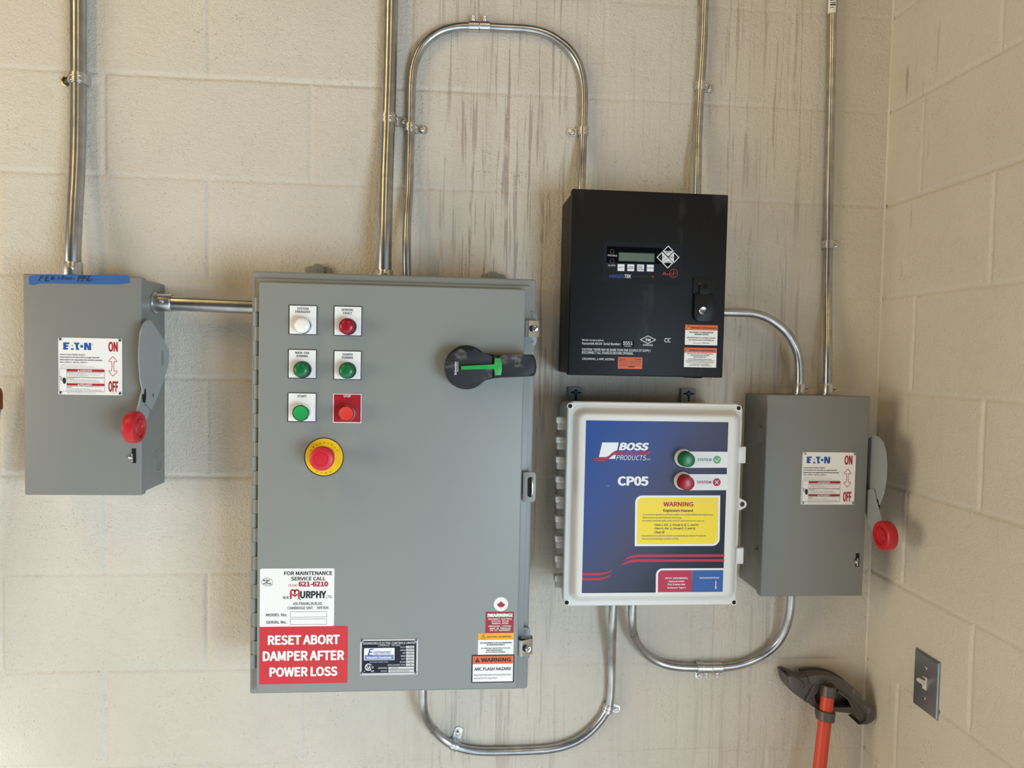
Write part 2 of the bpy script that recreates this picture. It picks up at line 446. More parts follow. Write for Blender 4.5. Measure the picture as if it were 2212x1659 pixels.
def screw_mesh(mb, c, r, h, m='steel', slot='black_gap', axis=(0, -1, 0), cross=False):
    mb.lathe(c, axis, [(r, 0), (r, h * .45), (r * .8, h * .85), (r * .35, h), (0, h)], m, 18)
    x, y, z = c
    if axis == (0, -1, 0) and slot:
        yy = y - h - .0001; k = r * .62
        for q in ((.8, .8), (-.8, .8)) if cross else ((.6, .8),):
            d = Vector(q).normalized(); n = Vector((-d.y, d.x)) * r * .13; d = d * k
            mb.flat([(x - d.x + n.x, z - d.y + n.y), (x - d.x - n.x, z - d.y - n.y), (x + d.x - n.x, z + d.y - n.y), (x + d.x + n.x, z + d.y + n.y)][::1], yy, slot)

def smooth_path(pts, step=.006):
    P = [Vector(p) for p in pts]; P = [P[0] * 2 - P[1]] + P + [P[-1] * 2 - P[-2]]; out = []
    for i in range(1, len(P) - 2):
        a, b, c, d = P[i - 1:i + 3]; L = (c - b).length; n = max(1, min(40, int(L / step)))
        # centripetal spline keeps even curvature with uneven spacing
        t0 = 0; t1 = t0 + max((b - a).length, 1e-5) ** .5; t2 = t1 + max((c - b).length, 1e-5) ** .5; t3 = t2 + max((d - c).length, 1e-5) ** .5
        for k in range(n):
            t = t1 + (t2 - t1) * k / n
            A1 = a * ((t1 - t) / (t1 - t0)) + b * ((t - t0) / (t1 - t0)); A2 = b * ((t2 - t) / (t2 - t1)) + c * ((t - t1) / (t2 - t1)); A3 = c * ((t3 - t) / (t3 - t2)) + d * ((t - t2) / (t3 - t2))
            B1 = A1 * ((t2 - t) / (t2 - t0)) + A2 * ((t - t0) / (t2 - t0)); B2 = A2 * ((t3 - t) / (t3 - t1)) + A3 * ((t - t1) / (t3 - t1))
            out.append(B1 * ((t2 - t) / (t2 - t1)) + B2 * ((t - t1) / (t2 - t1)))
    out.append(P[-2]); return out

# ------------------------------------------------------------------ the room
def sstep(a, b, x):
    t = max(0., min(1., (x - a) / (b - a))); return t * t * (3 - 2 * t)
def block_wall(name, mat, length, top, along, joint0):
    """painted block wall: heights sampled finely across every mortar joint. along(s, d, z) places a point s metres from the corner, d deep."""
    hs = [k * COURSE for k in range(int(top / COURSE) + 1)]
    off = (-.011, -.0075, -.0055, -.0035, -.0015, 0, .0015, .0035, .0055, .0075, .011)
    zs = sorted({round(h + o, 5) for h in hs for o in off if 0 <= h + o <= top} | {round(i * .0254, 5) for i in range(int(top / .0254) + 1)} | {top})
    js = [joint0 + k * COURSE for k in range(-1, int(length / COURSE) + 2)]
    ss = sorted({round(j + o, 5) for j in js for o in off if 0 <= j + o <= length} | {round(i * .0254, 5) for i in range(int(length / .0254) + 1)} | {0., length})
    vs = []
    for z in zs:
        for s in ss:
            wob = noise.noise(Vector((s * 9, z * 9, 3.1))) * .0018 + noise.noise(Vector((s * 60, z * 60, 1.))) * .0008
            k = round(z / COURSE); dz = abs(z - k * COURSE + wob); dep = 0
            amp = .0032 * (.72 + .8 * noise.noise(Vector((s * 1.3, k * 7.7, 5.))))
            if along == BACK: amp *= 1 - .55 * sstep(.95, .75, s) * (1 if z > 1.25 else .6)
            dep = max(amp, .0008) * (1 - sstep(.0005, .0075, dz))
            c = math.floor((Z0 - z) / COURSE)                    # course number counted down from the reference line
            par = c % 2
            j = round((s - joint0 - (COURSE if par == PAR[name] else 0)) / (2 * COURSE)) * 2 * COURSE + joint0 + (COURSE if par == PAR[name] else 0)
            ds = abs(s - j + wob); amp2 = .0032 * (.75 + .8 * noise.noise(Vector((j * 9.1, c * 3.3, 9.))))
            if along == BACK: amp2 *= 1 - .5 * sstep(.95, .75, s)
            d2 = max(amp2, .0008) * (1 - sstep(.0005, .0075, ds))
            if abs(j) < .03: d2 = 0
            dep = max(dep, d2)
            dep += noise.noise(Vector((s * 5, z * 5, 7.))) * .0007
            vs.append(along(s, dep, z))
    n = len(ss); fs = []
    flip = along == SIDE
    for i in range(len(zs) - 1):
        for k in range(n - 1):
            q = [i * n + k, i * n + k + 1, (i + 1) * n + k + 1, (i + 1) * n + k]
            fs.append(q if flip else q[::-1])
    me = bpy.data.meshes.new(name); me.from_pydata(vs, [], fs); me.materials.append(MATS[mat])
    me.polygons.foreach_set('use_smooth', [True] * len(fs)); me.update()
    o = bpy.data.objects.new(name, me); COL.objects.link(o); o['kind'] = 'structure'; WORLD[o] = Vector((0, 0, 0)); return o
def BACK(s, d, z): return (-s, d, z)
def SIDE(s, d, z): return (d, -s, z)
PAR = {'wall_back': 0, 'wall_right': 1}
block_wall('wall_back', 'block_paint_back', 2.75, 3.0, BACK, .0257)
block_wall('wall_right', 'block_paint_side', 1.3, 3.0, SIDE, .1169 - .2032)
fl = MB(); fl.box(-5, 0.1, -4.5, .1, -.1, 0, 'floor_concrete'); f = fl.build('floor'); f['kind'] = 'structure'
# bead of painted filler down the inside corner
cb = MB(); cb.add([(.0005, -.0035, 0), (-.0035, .0005, 0), (-.0012, -.0012, 0), (.0005, -.0035, 3), (-.0035, .0005, 3), (-.0012, -.0012, 3)], [[0, 2, 5, 3], [2, 1, 4, 5]], 'block_paint_side')
t1 = cb.build('trim_1', smooth=80); t1['kind'] = 'structure'

# ------------------------------------------------------------------ conduits
R1, R05 = .0148, .0090                 # 1 inch and 1/2 inch tube
def up_to(p, z=2.99): return Vector((p.x, p.y, z))
def ring_connector(parent, p, d, r, ln=.026, screw=None, name='connector'):
    """set-screw fitting on the end of a tube; p on the box, d along the tube away from the box"""
    mb = MB(); d = Vector(d).normalized()
    mb.lathe(p, d, [(r, .001), (r + .0062, .001), (r + .0062, .0035), (r + .003, .0045), (r + .003, ln - .002), (r + .0022, ln), (r, ln)], 'steel', 28)
    o = mb.build(name, parent)
    if screw is not None:
        s = MB(); s.lathe(Vector(p) + d * ln * .6 + Vector(screw) * (r + .002), screw, [(.0042, 0), (.0042, .003), (.0032, .0032), (.0032, .006), (.0014, .0066), (0, .005)], 'steel', 14)
        q = s.build('set_screw', None); q.parent = o; q.location = WORLD[q] - WORLD[o]
    return o
def coupling(parent, p, d, r, screws, ln=.044):
    mb = MB(); d = Vector(d).normalized(); p = Vector(p)
    mb.lathe(p - d * ln / 2, d, [(r, 0), (r + .0022, .0005), (r + .0022, ln / 2 - .0012), (r + .0008, ln / 2), (r + .0022, ln / 2 + .0012), (r + .0022, ln - .0005), (r, ln)], 'steel', 28)
    o = mb.build('coupling', parent)
    for k in (-.27, .27):
        s = MB(); s.lathe(p + d * ln * k + Vector(screws) * (r + .001), screws, [(.0046, 0), (.0046, .0035), (.003, .0045), (.003, .006), (.0043, .0066), (.0043, .0098), (.002, .011), (0, .0095)], 'steel', 14)
        q = s.build('set_screw', None); q.parent = o; q.location = WORLD[q] - WORLD[o]
    return o
def conduit(label, pts, r, group):
    path = smooth_path(pts); c = sum(path, Vector()) / len(path)
    t = thing('conduit', label, 'conduit', (path[-1].x, path[-1].y, path[-1].z), group)
    mb = MB(); mb.tube(path, r, 'galvanized', 24); mb.build('tube', t, smooth=50); t['_n'] = len(path); del t['_n']
    return t, path
def pen_mark(parent, path, i, r):
    p = path[i]; d = (path[i + 1] - path[i - 1]).normalized(); f = Vector((0, -1, 0)); s = d.cross(f).normalized(); mb = MB()
    mb.tube([p + d * .003 * math.sin(a * 2.2) + (f * math.cos(a) + s * math.sin(a)) * (r + .0001) for a in [x * .1 for x in range(-13, 14)]], .0006, 'ink', 6)
    mb.build('pen_mark', parent, 'black pen line')
G_C = 'galvanized conduits on the wall'
P = at
def vert(u, v, y): return P(u, v, y)

a = P(168.6, 60, -.017)
pts = [up_to(a), a, P(168.5, 250, -.0172), P(167.6, 310, -.0195), P(165.3, 380, -.0255), P(161.5, 450, -.0335), P(158.3, 520, -.0415), P(157, 556, -.0435)]
end = Vector((pts[-1].x, -.0435, -.6225 + Z0)); pts.append(end)
t, _ = conduit('thick steel conduit rising from the top of the safety switch marked with blue tape', pts, R1, G_C)
ring_connector(t, end + Vector((0, 0, .003)), (0, 0, 1), R1, .031, (.35, -.94, 0))

a = P(843.5, 60, -.017)
pts = [up_to(a), a, P(839.4, 224, -.0172), P(836.8, 300, -.021), P(834, 374, -.035), P(832, 460, -.052), P(831, 523, -.060)]
end = Vector((P(830, 585, -.0615).x, -.0615, -.6105 + Z0)); pts.append(end)
t, _ = conduit('thick steel conduit rising from the top of the large grey control panel', pts, R1, G_C)
ring_connector(t, end + Vector((0, 0, .001)), (0, 0, 1), R1, .022, (.3, -.95, 0))

w_ = -.0112
px = [(879.5, 575, -.052), (878.2, 523, -.050), (880, 467, -.036), (883.5, 411, -.018), (885.5, 336, w_), (887.4, 262, w_), (889, 187, w_), (892.5, 148, w_), (903, 116, w_), (914, 98, w_), (929.5, 82.5, w_), (944, 72.5, w_), (959, 65.4, w_), (989, 58.5, w_), (1034, 57.5, w_), (1079, 60, w_), (1120, 62, w_), (1139, 63.5, w_), (1158, 66.5, w_), (1176, 71.5, w_), (1194, 79.5, w_), (1210, 90, w_), (1225, 102, w_), (1237, 116, w_), (1247, 132, w_), (1254, 149.5, w_), (1259.6, 179, w_), (1261.3, 209, w_), (1260.4, 262, w_), (1258.5, 318, -.016), (1256.6, 374, -.032), (1255.5, 405, -.040)]
pts = [P(*q) for q in px]
e0 = Vector((pts[0].x, -.052, -.6105 + Z0)); pts = [e0] + pts[1:]
e1 = Vector((pts[-1].x, -.041, -.4275 + Z0)); pts.append(e1)
t, path = conduit('thin steel conduit arching from the grey control panel over to the black box', pts, R05, G_C)
ring_connector(t, e0 + Vector((0, 0, .001)), (0, 0, 1), R05, .009)
p1, p2 = P(1028, 57.5, w_), P(1044, 57.9, w_)
coupling(t, (P(1035, 57.3, w_)), p2 - p1, R05, (0, -.35, .94))

a = P(1522, 2, w_)
pts = [up_to(a), a, P(1518.5, 101, w_), P(1513, 190, w_), P(1510, 243, -.013), P(1507.6, 300, -.022), P(1506.5, 360, -.034)]
end = Vector((P(1506, 405, -.038).x, -.038, -.4275 + Z0)); pts.append(end)
t, _ = conduit('thin steel conduit rising from the right end of the black box top', pts, R05, G_C)

a = P(1798, 20, w_)
pts = [up_to(a), a, P(1796.7, 101, w_), P(1795, 203, w_), P(1792.7, 316, w_), P(1791, 418, w_), P(1789.4, 534, w_), P(1788, 627, -.013), P(1788.2, 690, -.024), P(1788, 760, -.040)]
end = Vector((P(1787.5, 835, -.045).x, -.045, -.8235 + Z0)); pts.append(end)
t, path = conduit('thin steel conduit rising from the safety switch nearest the wall corner', pts, R05, G_C)
ring_connector(t, end, (0, 0, 1), R05, .024, (.96, -.28, 0))
# paper maker's sticker wrapped round the tube
mb = MB(); q = P(1798, 12, w_); n0 = len(mb.v)
def wrap(mb, c, z0, z1, r, a0, a1, m):
    for i in range(12):
        p_, q_ = [math.radians(a0 + (a1 - a0) * k / 12) for k in (i, i + 1)]
        mb.add([(c.x + r * math.cos(p_), c.y + r * math.sin(p_), z0), (c.x + r * math.cos(q_), c.y + r * math.sin(q_), z0), (c.x + r * math.cos(q_), c.y + r * math.sin(q_), z1), (c.x + r * math.cos(p_), c.y + r * math.sin(p_), z1)], [[0, 1, 2, 3]], m)
zb = P(1796, 31, w_).z
wrap(mb, q, zb, zb + .09, R05 + .0002, 170, 325, 'label_white')
for k in range(9): wrap(mb, q, zb + .010 + k * .005, zb + .0115 + k * .005 + .0015 * (k % 2), R05 + .0004, 215, 285 if k % 3 else 262, 'ink')
wrap(mb, q, zb + .001, zb + .09, R05 + .0004, 305, 325, 'ink')
mb.build('paper_sticker', t, 'white paper sticker with black print')

px = [(1595.5, 675.6, -.055), (1623, 676.7, -.055), (1645, 681.6, -.055), (1665, 690.6, -.054), (1684, 704, -.053), (1701, 720.5, -.052), (1713, 740, -.051), (1721.6, 759, -.05), (1725.6, 778.6, -.05), (1727, 799, -.05)]
pts = [P(*q) for q in px]; st = Vector((-.413, -.055, pts[0].z)); en = Vector((P(1726.8, 840, -.05).x, -.05, -.8235 + Z0))
t, _ = conduit('thin steel conduit curving from the black box side down to the corner switch', [st] + pts + [en], R05, G_C)
ring_connector(t, en, (0, 0, 1), R05, .024, (.9, -.44, 0))

a = P(375, 652.5, -.052); z = a.z - .002
st = Vector((-1.5335, -.052, z)); en = Vector((-1.304, -.052, z - .003))
t, _ = conduit('thick short steel conduit between the left safety switch and the grey control panel', [st, st + Vector((.08, 0, -.001)), en], R1, G_C)
ring_connector(t, st, (1, 0, 0), R1, .035, (.0, -.98, .1))

px = [(914.2, 1520, -.046), (919.5, 1549, -.035), (926, 1561, -.028), (936.4, 1575, -.020), (955, 1594, -.013), (976, 1608, w_), (1002, 1617.5, w_), (1035, 1622.5, w_), (1091.6, 1622.8, w_), (1150, 1621, w_), (1185.6, 1618.2, w_), (1216, 1612, w_), (1247, 1599.8, w_), (1272.6, 1582, w_), (1291.4, 1563, w_), (1307, 1542, w_), (1315.5, 1523, w_), (1319, 1500, w_), (1321, 1441, -.014), (1322, 1390, -.028), (1323, 1345, -.042)]
pts = [P(*q) for q in px]; st = Vector((P(912.6, 1497, -.05).x, -.05, -1.383 + Z0)); en = Vector((pts[-1].x, -.048, -1.231 + Z0))
t, path = conduit('thin steel conduit looping under the grey control panel up to the white box', [st] + pts + [en], R05, G_C)
pen_mark(t, path, min(range(len(path)), key=lambda i: (path[i] - P(936, 1574, -.02)).length), R05)

px = [(1365.6, 1335, -.045), (1367.7, 1364, -.035), (1377.7, 1390.3, -.024), (1395.6, 1412.5, -.015), (1415.5, 1426.5, w_), (1439, 1436, w_), (1469, 1441, w_), (1507, 1442.3, w_), (1558.7, 1441.4, w_), (1594.5, 1436.6, w_), (1628, 1425.3, w_), (1658, 1407.5, -.014), (1680, 1387.3, -.020), (1696, 1359.5, -.030), (1704, 1333, -.039), (1707.5, 1310, -.043)]
pts = [P(*q) for q in px]; st = Vector((P(1365.8, 1310, -.048).x, -.048, -1.231 + Z0)); en = Vector((pts[-1].x, -.044, -1.235 + Z0))
t, path = conduit('thin steel conduit looping from the white box under to the corner switch', [st] + pts + [en], R05, G_C)
coupling(t, P(1537, 1442.4, w_), P(1560, 1441.6, w_) - P(1514, 1442.6, w_), R05, (0, -.2, -.98), .046)
pen_mark(t, path, min(range(len(path)), key=lambda i: (path[i] - P(1370, 1370, -.03)).length), R05)

# one-hole straps
def strap(label, u, v, yc, r, t, e, ear=.021, wd=.017, bolt=False, tail=.0):
    c = P(u, v, -yc); T = Vector((t[0], 0, t[1])).normalized(); Ed = Vector((e[0], 0, e[1])); Ed = (Ed - T * Ed.dot(T)).normalized(); Nn = Vector((0, -1, 0))
    root = thing('conduit_strap', label, 'conduit strap', (c.x, 0, c.z), 'straps holding conduit to the wall')
    g = .0016; rr_ = r + g + .0002
    prof = [(rr_ + .0015, .0012)] + [(rr_ * math.cos(math.radians(k)), yc + rr_ * math.sin(math.radians(k))) for k in range(0, 181, 10)] + [(-rr_, .0015)]
    inn = [(rr_ - g + .0015, .0012 + g)] + [((rr_ - g) * math.cos(math.radians(k)), yc + (rr_ - g) * math.sin(math.radians(k))) for k in range(0, 181, 10)] + [(-rr_ + g, .0015)]
    base = Vector((c.x, 0, c.z))
    mb = MB()
    def ribbon(A, B, w0, w1):
        vs = []; n = len(A)
        for tt in (w0, w1):
            for q in A: vs.append(base + Ed * q[0] + Nn * q[1] + T * tt)
            for q in B: vs.append(base + Ed * q[0] + Nn * q[1] + T * tt)
        fs = []
        for i in range(n - 1):
            fs += [[i, i + 1, 2 * n + i + 1, 2 * n + i], [n + i + 1, n + i, 3 * n + i, 3 * n + i + 1], [i + 1, i, n + i, n + i + 1], [2 * n + i, 2 * n + i + 1, 3 * n + i + 1, 3 * n + i]]
        mb.add(vs, fs, 'steel')
    ribbon(prof, inn, -wd / 2, wd / 2)
    rib = [(q[0] * (1 + .0012 / rr_), q[1] + .0012) if 0 < i < len(prof) - 1 else q for i, q in enumerate(prof)]
    ribbon(rib, prof, -wd * .34, -wd * .1); ribbon(rib, prof, wd * .1, wd * .34)
    # flat ear with a rounded end
    L_ = rr_ + ear; h = wd * .5; pts = [(rr_ - .001, -h), (L_ - h * .8, -h)] + [(L_ - h * .8 + h * .8 * math.cos(math.radians(k)), h * math.sin(math.radians(k))) for k in range(-75, 76, 15)] + [(L_ - h * .8, h), (rr_ - .001, h)]
    vs = [base + Ed * q[0] + T * q[1] + Nn * .0028 for q in pts] + [base + Ed * q[0] + T * q[1] + Nn * .0004 for q in pts]; n = len(pts)
    mb.add(vs, [list(range(n)), list(range(2 * n - 1, n - 1, -1))] + [[i, n + i, n + (i + 1) % n, (i + 1) % n] for i in range(n)], 'steel')
    b = bmesh.new(); bmv = [b.verts.new(p) for p in mb.v]
    for f in mb.f: b.faces.new([bmv[i] for i in f])
    bmesh.ops.recalc_face_normals(b, faces=b.faces); mb2 = MB(); mb2.bm(b, 'steel')
    band = mb2.build('band', root)
    sc = MB(); pc = base + Ed * (rr_ + ear * .52) + Nn * .0028
    if bolt: sc.lathe(pc, Nn, [(.0085, 0), (.0085, .0055), (.0075, .007), (.005, .007), (.005, .0045), (0, .0045)], 'dark_steel', 6)
    else: sc.lathe(pc, Nn, [(.0068, 0), (.0068, .0012), (.0048, .0014), (.0046, .0042), (.003, .0052), (.0016, .0052), (0, .0038)], 'steel', 20)
    sc.build('screw', root)
strap('strap with nut on the thick conduit above the tape-marked safety switch', 168.5, 171, .017, R1, (0, 1), (-1, -.3), ear=.022, wd=.020, bolt=True)
strap('strap on the thick conduit above the large grey control panel', 838.5, 257, .017, R1, (0, 1), (1, -.12), ear=.028, wd=.020)
strap('strap on the left leg of the arched conduit, screw to its right', 886.6, 276, .0112, R05, (0, 1), (1, -.1), ear=.024)
strap('strap on the right leg of the arched conduit, screw to its left', 1259.8, 284, .0112, R05, (0, 1), (-1, 0), ear=.024)
strap('strap on the conduit rising from the right end of the black box', 1513.5, 186, .0112, R05, (0.03, 1), (1, -.1), ear=.022)
strap('strap on the upright conduit nearest the wall corner', 1789.5, 528, .0112, R05, (0, 1), (1, -.02), ear=.022)
strap('strap with its screw above the loop under the grey control panel', 981.5, 1610, .0112, R05, (1, -.33), (.35, 1), ear=.026)
strap('strap at the rising bend of the loop below the white box', 1313.5, 1530, .0112, R05, (.28, 1), (1, -.2), ear=.019)
strap('strap beside the coupling on the loop joining white box and corner switch', 1512.5, 1442.3, .0112, R05, (1, .01), (0, -1), ear=.018)

# ------------------------------------------------------------------ safety switches
def nameplate(parent, y, rect, amp):
    mb = MB(); l, r, b, t = rect; mb.prism(rr(l, r, b, t, .001, 2), y, y - .0012, 'plate_white')
    p = Norm(mb, y - .0012, rect); asp = (r - l) / (t - b)
    # maker's letters cut by white slants
    x0, x1, a, c = .078, .515, .085, .212; W = x1 - x0
    def X(k): return x0 + W * k
    def Yy(k): return a + (c - a) * k
    p.poly([(X(0), Yy(0)), (X(.23), Yy(0)), (X(.205), Yy(.24)), (X(.11), Yy(.24)), (X(.11), Yy(.38)), (X(.19), Yy(.38)), (X(.165), Yy(.6)), (X(.11), Yy(.6)), (X(.11), Yy(.76)), (X(.18), Yy(.76)), (X(.155), Yy(1)), (X(0), Yy(1))], 'eaton_blue')
    p.poly([(X(.325), Yy(.26)), (X(.30), Yy(.52)), (X(.345), Yy(.52))], 'eaton_blue')
    p.poly([(X(.285), Yy(.78)), (X(.37), Yy(.78)), (X(.385), Yy(1)), (X(.265), Yy(1))], 'eaton_blue')
    p.poly([(X(.375), Yy(0)), (X(.60), Yy(0)), (X(.55), Yy(.2)), (X(.525), Yy(.5)), (X(.55), Yy(.8)), (X(.59), Yy(1)), (X(.46), Yy(1)), (X(.435), Yy(.22)), (X(.40), Yy(.22))], 'eaton_blue')
    p.disc(X(.66), Yy(.5), W * .055, 'eaton_blue')
    p.poly([(X(.745), Yy(0)), (X(.86), Yy(0)), (X(.915), Yy(.55)), (X(.915), Yy(0)), (X(1), Yy(0)), (X(1), Yy(1)), (X(.885), Yy(1)), (X(.83), Yy(.45)), (X(.83), Yy(1)), (X(.745), Yy(1))], 'eaton_blue')
    p.ring(X(1.05), Yy(.2), .011, .003, 'eaton_blue', n=16)
    p.text('ON', .785, .055, .935, .235, 'label_red', bold=.03); p.text('OFF', .785, .75, .94, .945, 'label_red', bold=.03)
    ol = [(.855, .315), (.79, .395), (.795, .41), (.832, .40), (.843, .48), (.832, .575), (.795, .565), (.79, .585), (.855, .665), (.92, .585), (.915, .565), (.878, .575), (.867, .48), (.878, .40), (.915, .41), (.92, .395), (.855, .315)]
    p.line(ol, .0085, 'label_red')
    p.text('Heavy Duty Safety Switch', .025, .285, .42, .312, 'ink', bold=.02); p.text('Interrupteur de s\u00e9curit\u00e9 \u00e0 usage intensif', .025, .328, .645, .36, 'ink', bold=.02)
    p.text('Interruptor de seguridad de servicio pesado', .025, .374, .69, .405, 'ink', bold=.02); p.text(amp, .025, .42, .46, .448, 'ink', bold=.015)
    p.text('Complete Ratings Inside.  Further Instructions Inside.', .025, .472, .42, .487, 'ink_grey', res=2)
    p.text('Valeurs nominales compl\u00e8tes \u00e0 l\u2019int\u00e9rieur.  Autres instructions \u00e0 l\u2019int\u00e9rieur.', .025, .498, .575, .515, 'ink_grey', res=2)
    p.text('Informaci\u00f3n completa de capacidades en el interior.  Instrucciones adicionales en el interior.', .025, .523, .71, .54, 'ink_grey', res=2)
    p.frame(.014, .55, .725, .945, .004, 'ink', 1); p.rect(.13, .55, .134, .945, 'ink')
    p.rect(.134, .553, .722, .595, 'label_red', 2); p.rect(.134, .80, .722, .84, 'label_red', 2); p.rect(.134, .688, .722, .691, 'ink', 2)
    for s, yy in (('DANGER', .556), ('PELIGRO', .803)):
        p.text(s, .345, yy + .004, .53, yy + .032, 'plate_white', 3, .02); p.poly([(.318, yy + .002), (.30, yy + .034), (.336, yy + .034)], 'plate_white', 3); p.rect(.316, yy + .012, .32, yy + .026, 'label_red', 4)
    rows = [(.603, .14, .70, 'HAZARDOUS VOLTAGE.  WILL CAUSE SEVERE INJURY OR DEATH.'), (.621, .15, .41, '- Never operate switch with door open.'), (.642, .15, .66, '- Turn OFF power ahead of switch before doing any work inside. Replace all'), (.66, .16, .46, 'parts.  Close cover before turning power ON.'),
            (.694, .14, .71, 'TENSION DANGEREUSE.  PEUT CAUSER DES BLESSURES GRAVES'), (.712, .14, .25, 'OU LA MORT.'), (.733, .15, .60, '- Ne jamais man\u0153uvrer l\u2019interrupteur lorsque la porte est ouverte.'), (.752, .15, .64, '- Couper l\u2019alimentation en amont de l\u2019interrupteur avant tout travail.'), (.772, .15, .66, 'Remplacer les pi\u00e8ces.  Fermer le couvercle avant de r\u00e9tablir la tension.'),
            (.846, .14, .70, 'VOLTAJE PELIGROSO.  PUEDE CAUSAR HERIDAS SEVERAS O LA'), (.864, .14, .22, 'MUERTE.'), (.885, .15, .49, '- Nunca opere el interruptor con la puerta abierta.'), (.905, .15, .68, '- Desconecte la alimentaci\u00f3n antes de trabajar dentro del interruptor.'), (.924, .15, .69, 'Reemplace todas las partes.  Cierre la cubierta antes de conectar.')]
    for yy, xa, xb, s in rows: p.text(s, xa, yy, xb, yy + .0135, 'ink', 2, .01, res=1)
    p.text('Made in U.S.A. / Fabriqu\u00e9 aux \u00c9.-U. / Hecho en E.U.A.', .135, .958, .585, .974, 'ink', 2, .01, res=2); p.text('30-40079-B', .835, .963, .925, .974, 'ink', 2, res=1)
    # shock symbol: hand and jagged line
    p.line([(.022, .68), (.045, .70), (.05, .715), (.036, .735), (.05, .755)], .009, 'ink', 2)
    p.poly([(.068, .72), (.075, .70), (.083, .715), (.089, .693), (.097, .71), (.105, .70), (.111, .718), (.118, .72), (.12, .77), (.11, .81), (.082, .812), (.07, .78), (.062, .75), (.066, .742)], 'ink', 2)
    o = mb.build('nameplate', parent)
    for cx, cy in ((.032, .03), (.968, .03), (.032, .965), (.968, .965)):
        q = p.pt(cx, cy); s = MB(); screw_mesh(s, (q[0], y - .0012, q[1]), .0030, .0022, cross=True); k = s.build('screw', None); k.parent = o; k.location = WORLD[k] - WORLD[o]
    return o

def plate_x(mb, pts, x0, x1, m, bev=0.0):         # outline in the side plane (y, z), pushed from x0 to x1
    b = bmesh.new(); A = [b.verts.new((x0, y, z)) for y, z in pts]; B = [b.verts.new((x1, y, z)) for y, z in pts]; n = len(pts)
    b.faces.new(A); b.faces.new(B[::-1])
    for i in range(n): b.faces.new((A[i], B[i], B[(i + 1) % n], A[(i + 1) % n]))
    if bev: bmesh.ops.bevel(b, geom=[e for e in b.edges if abs(e.verts[0].co.x - e.verts[1].co.x) < 1e-6], offset=bev, segments=2, affect='EDGES', clamp_overlap=True)
    bmesh.ops.recalc_face_normals(b, faces=b.faces); mb.bm(b, m)

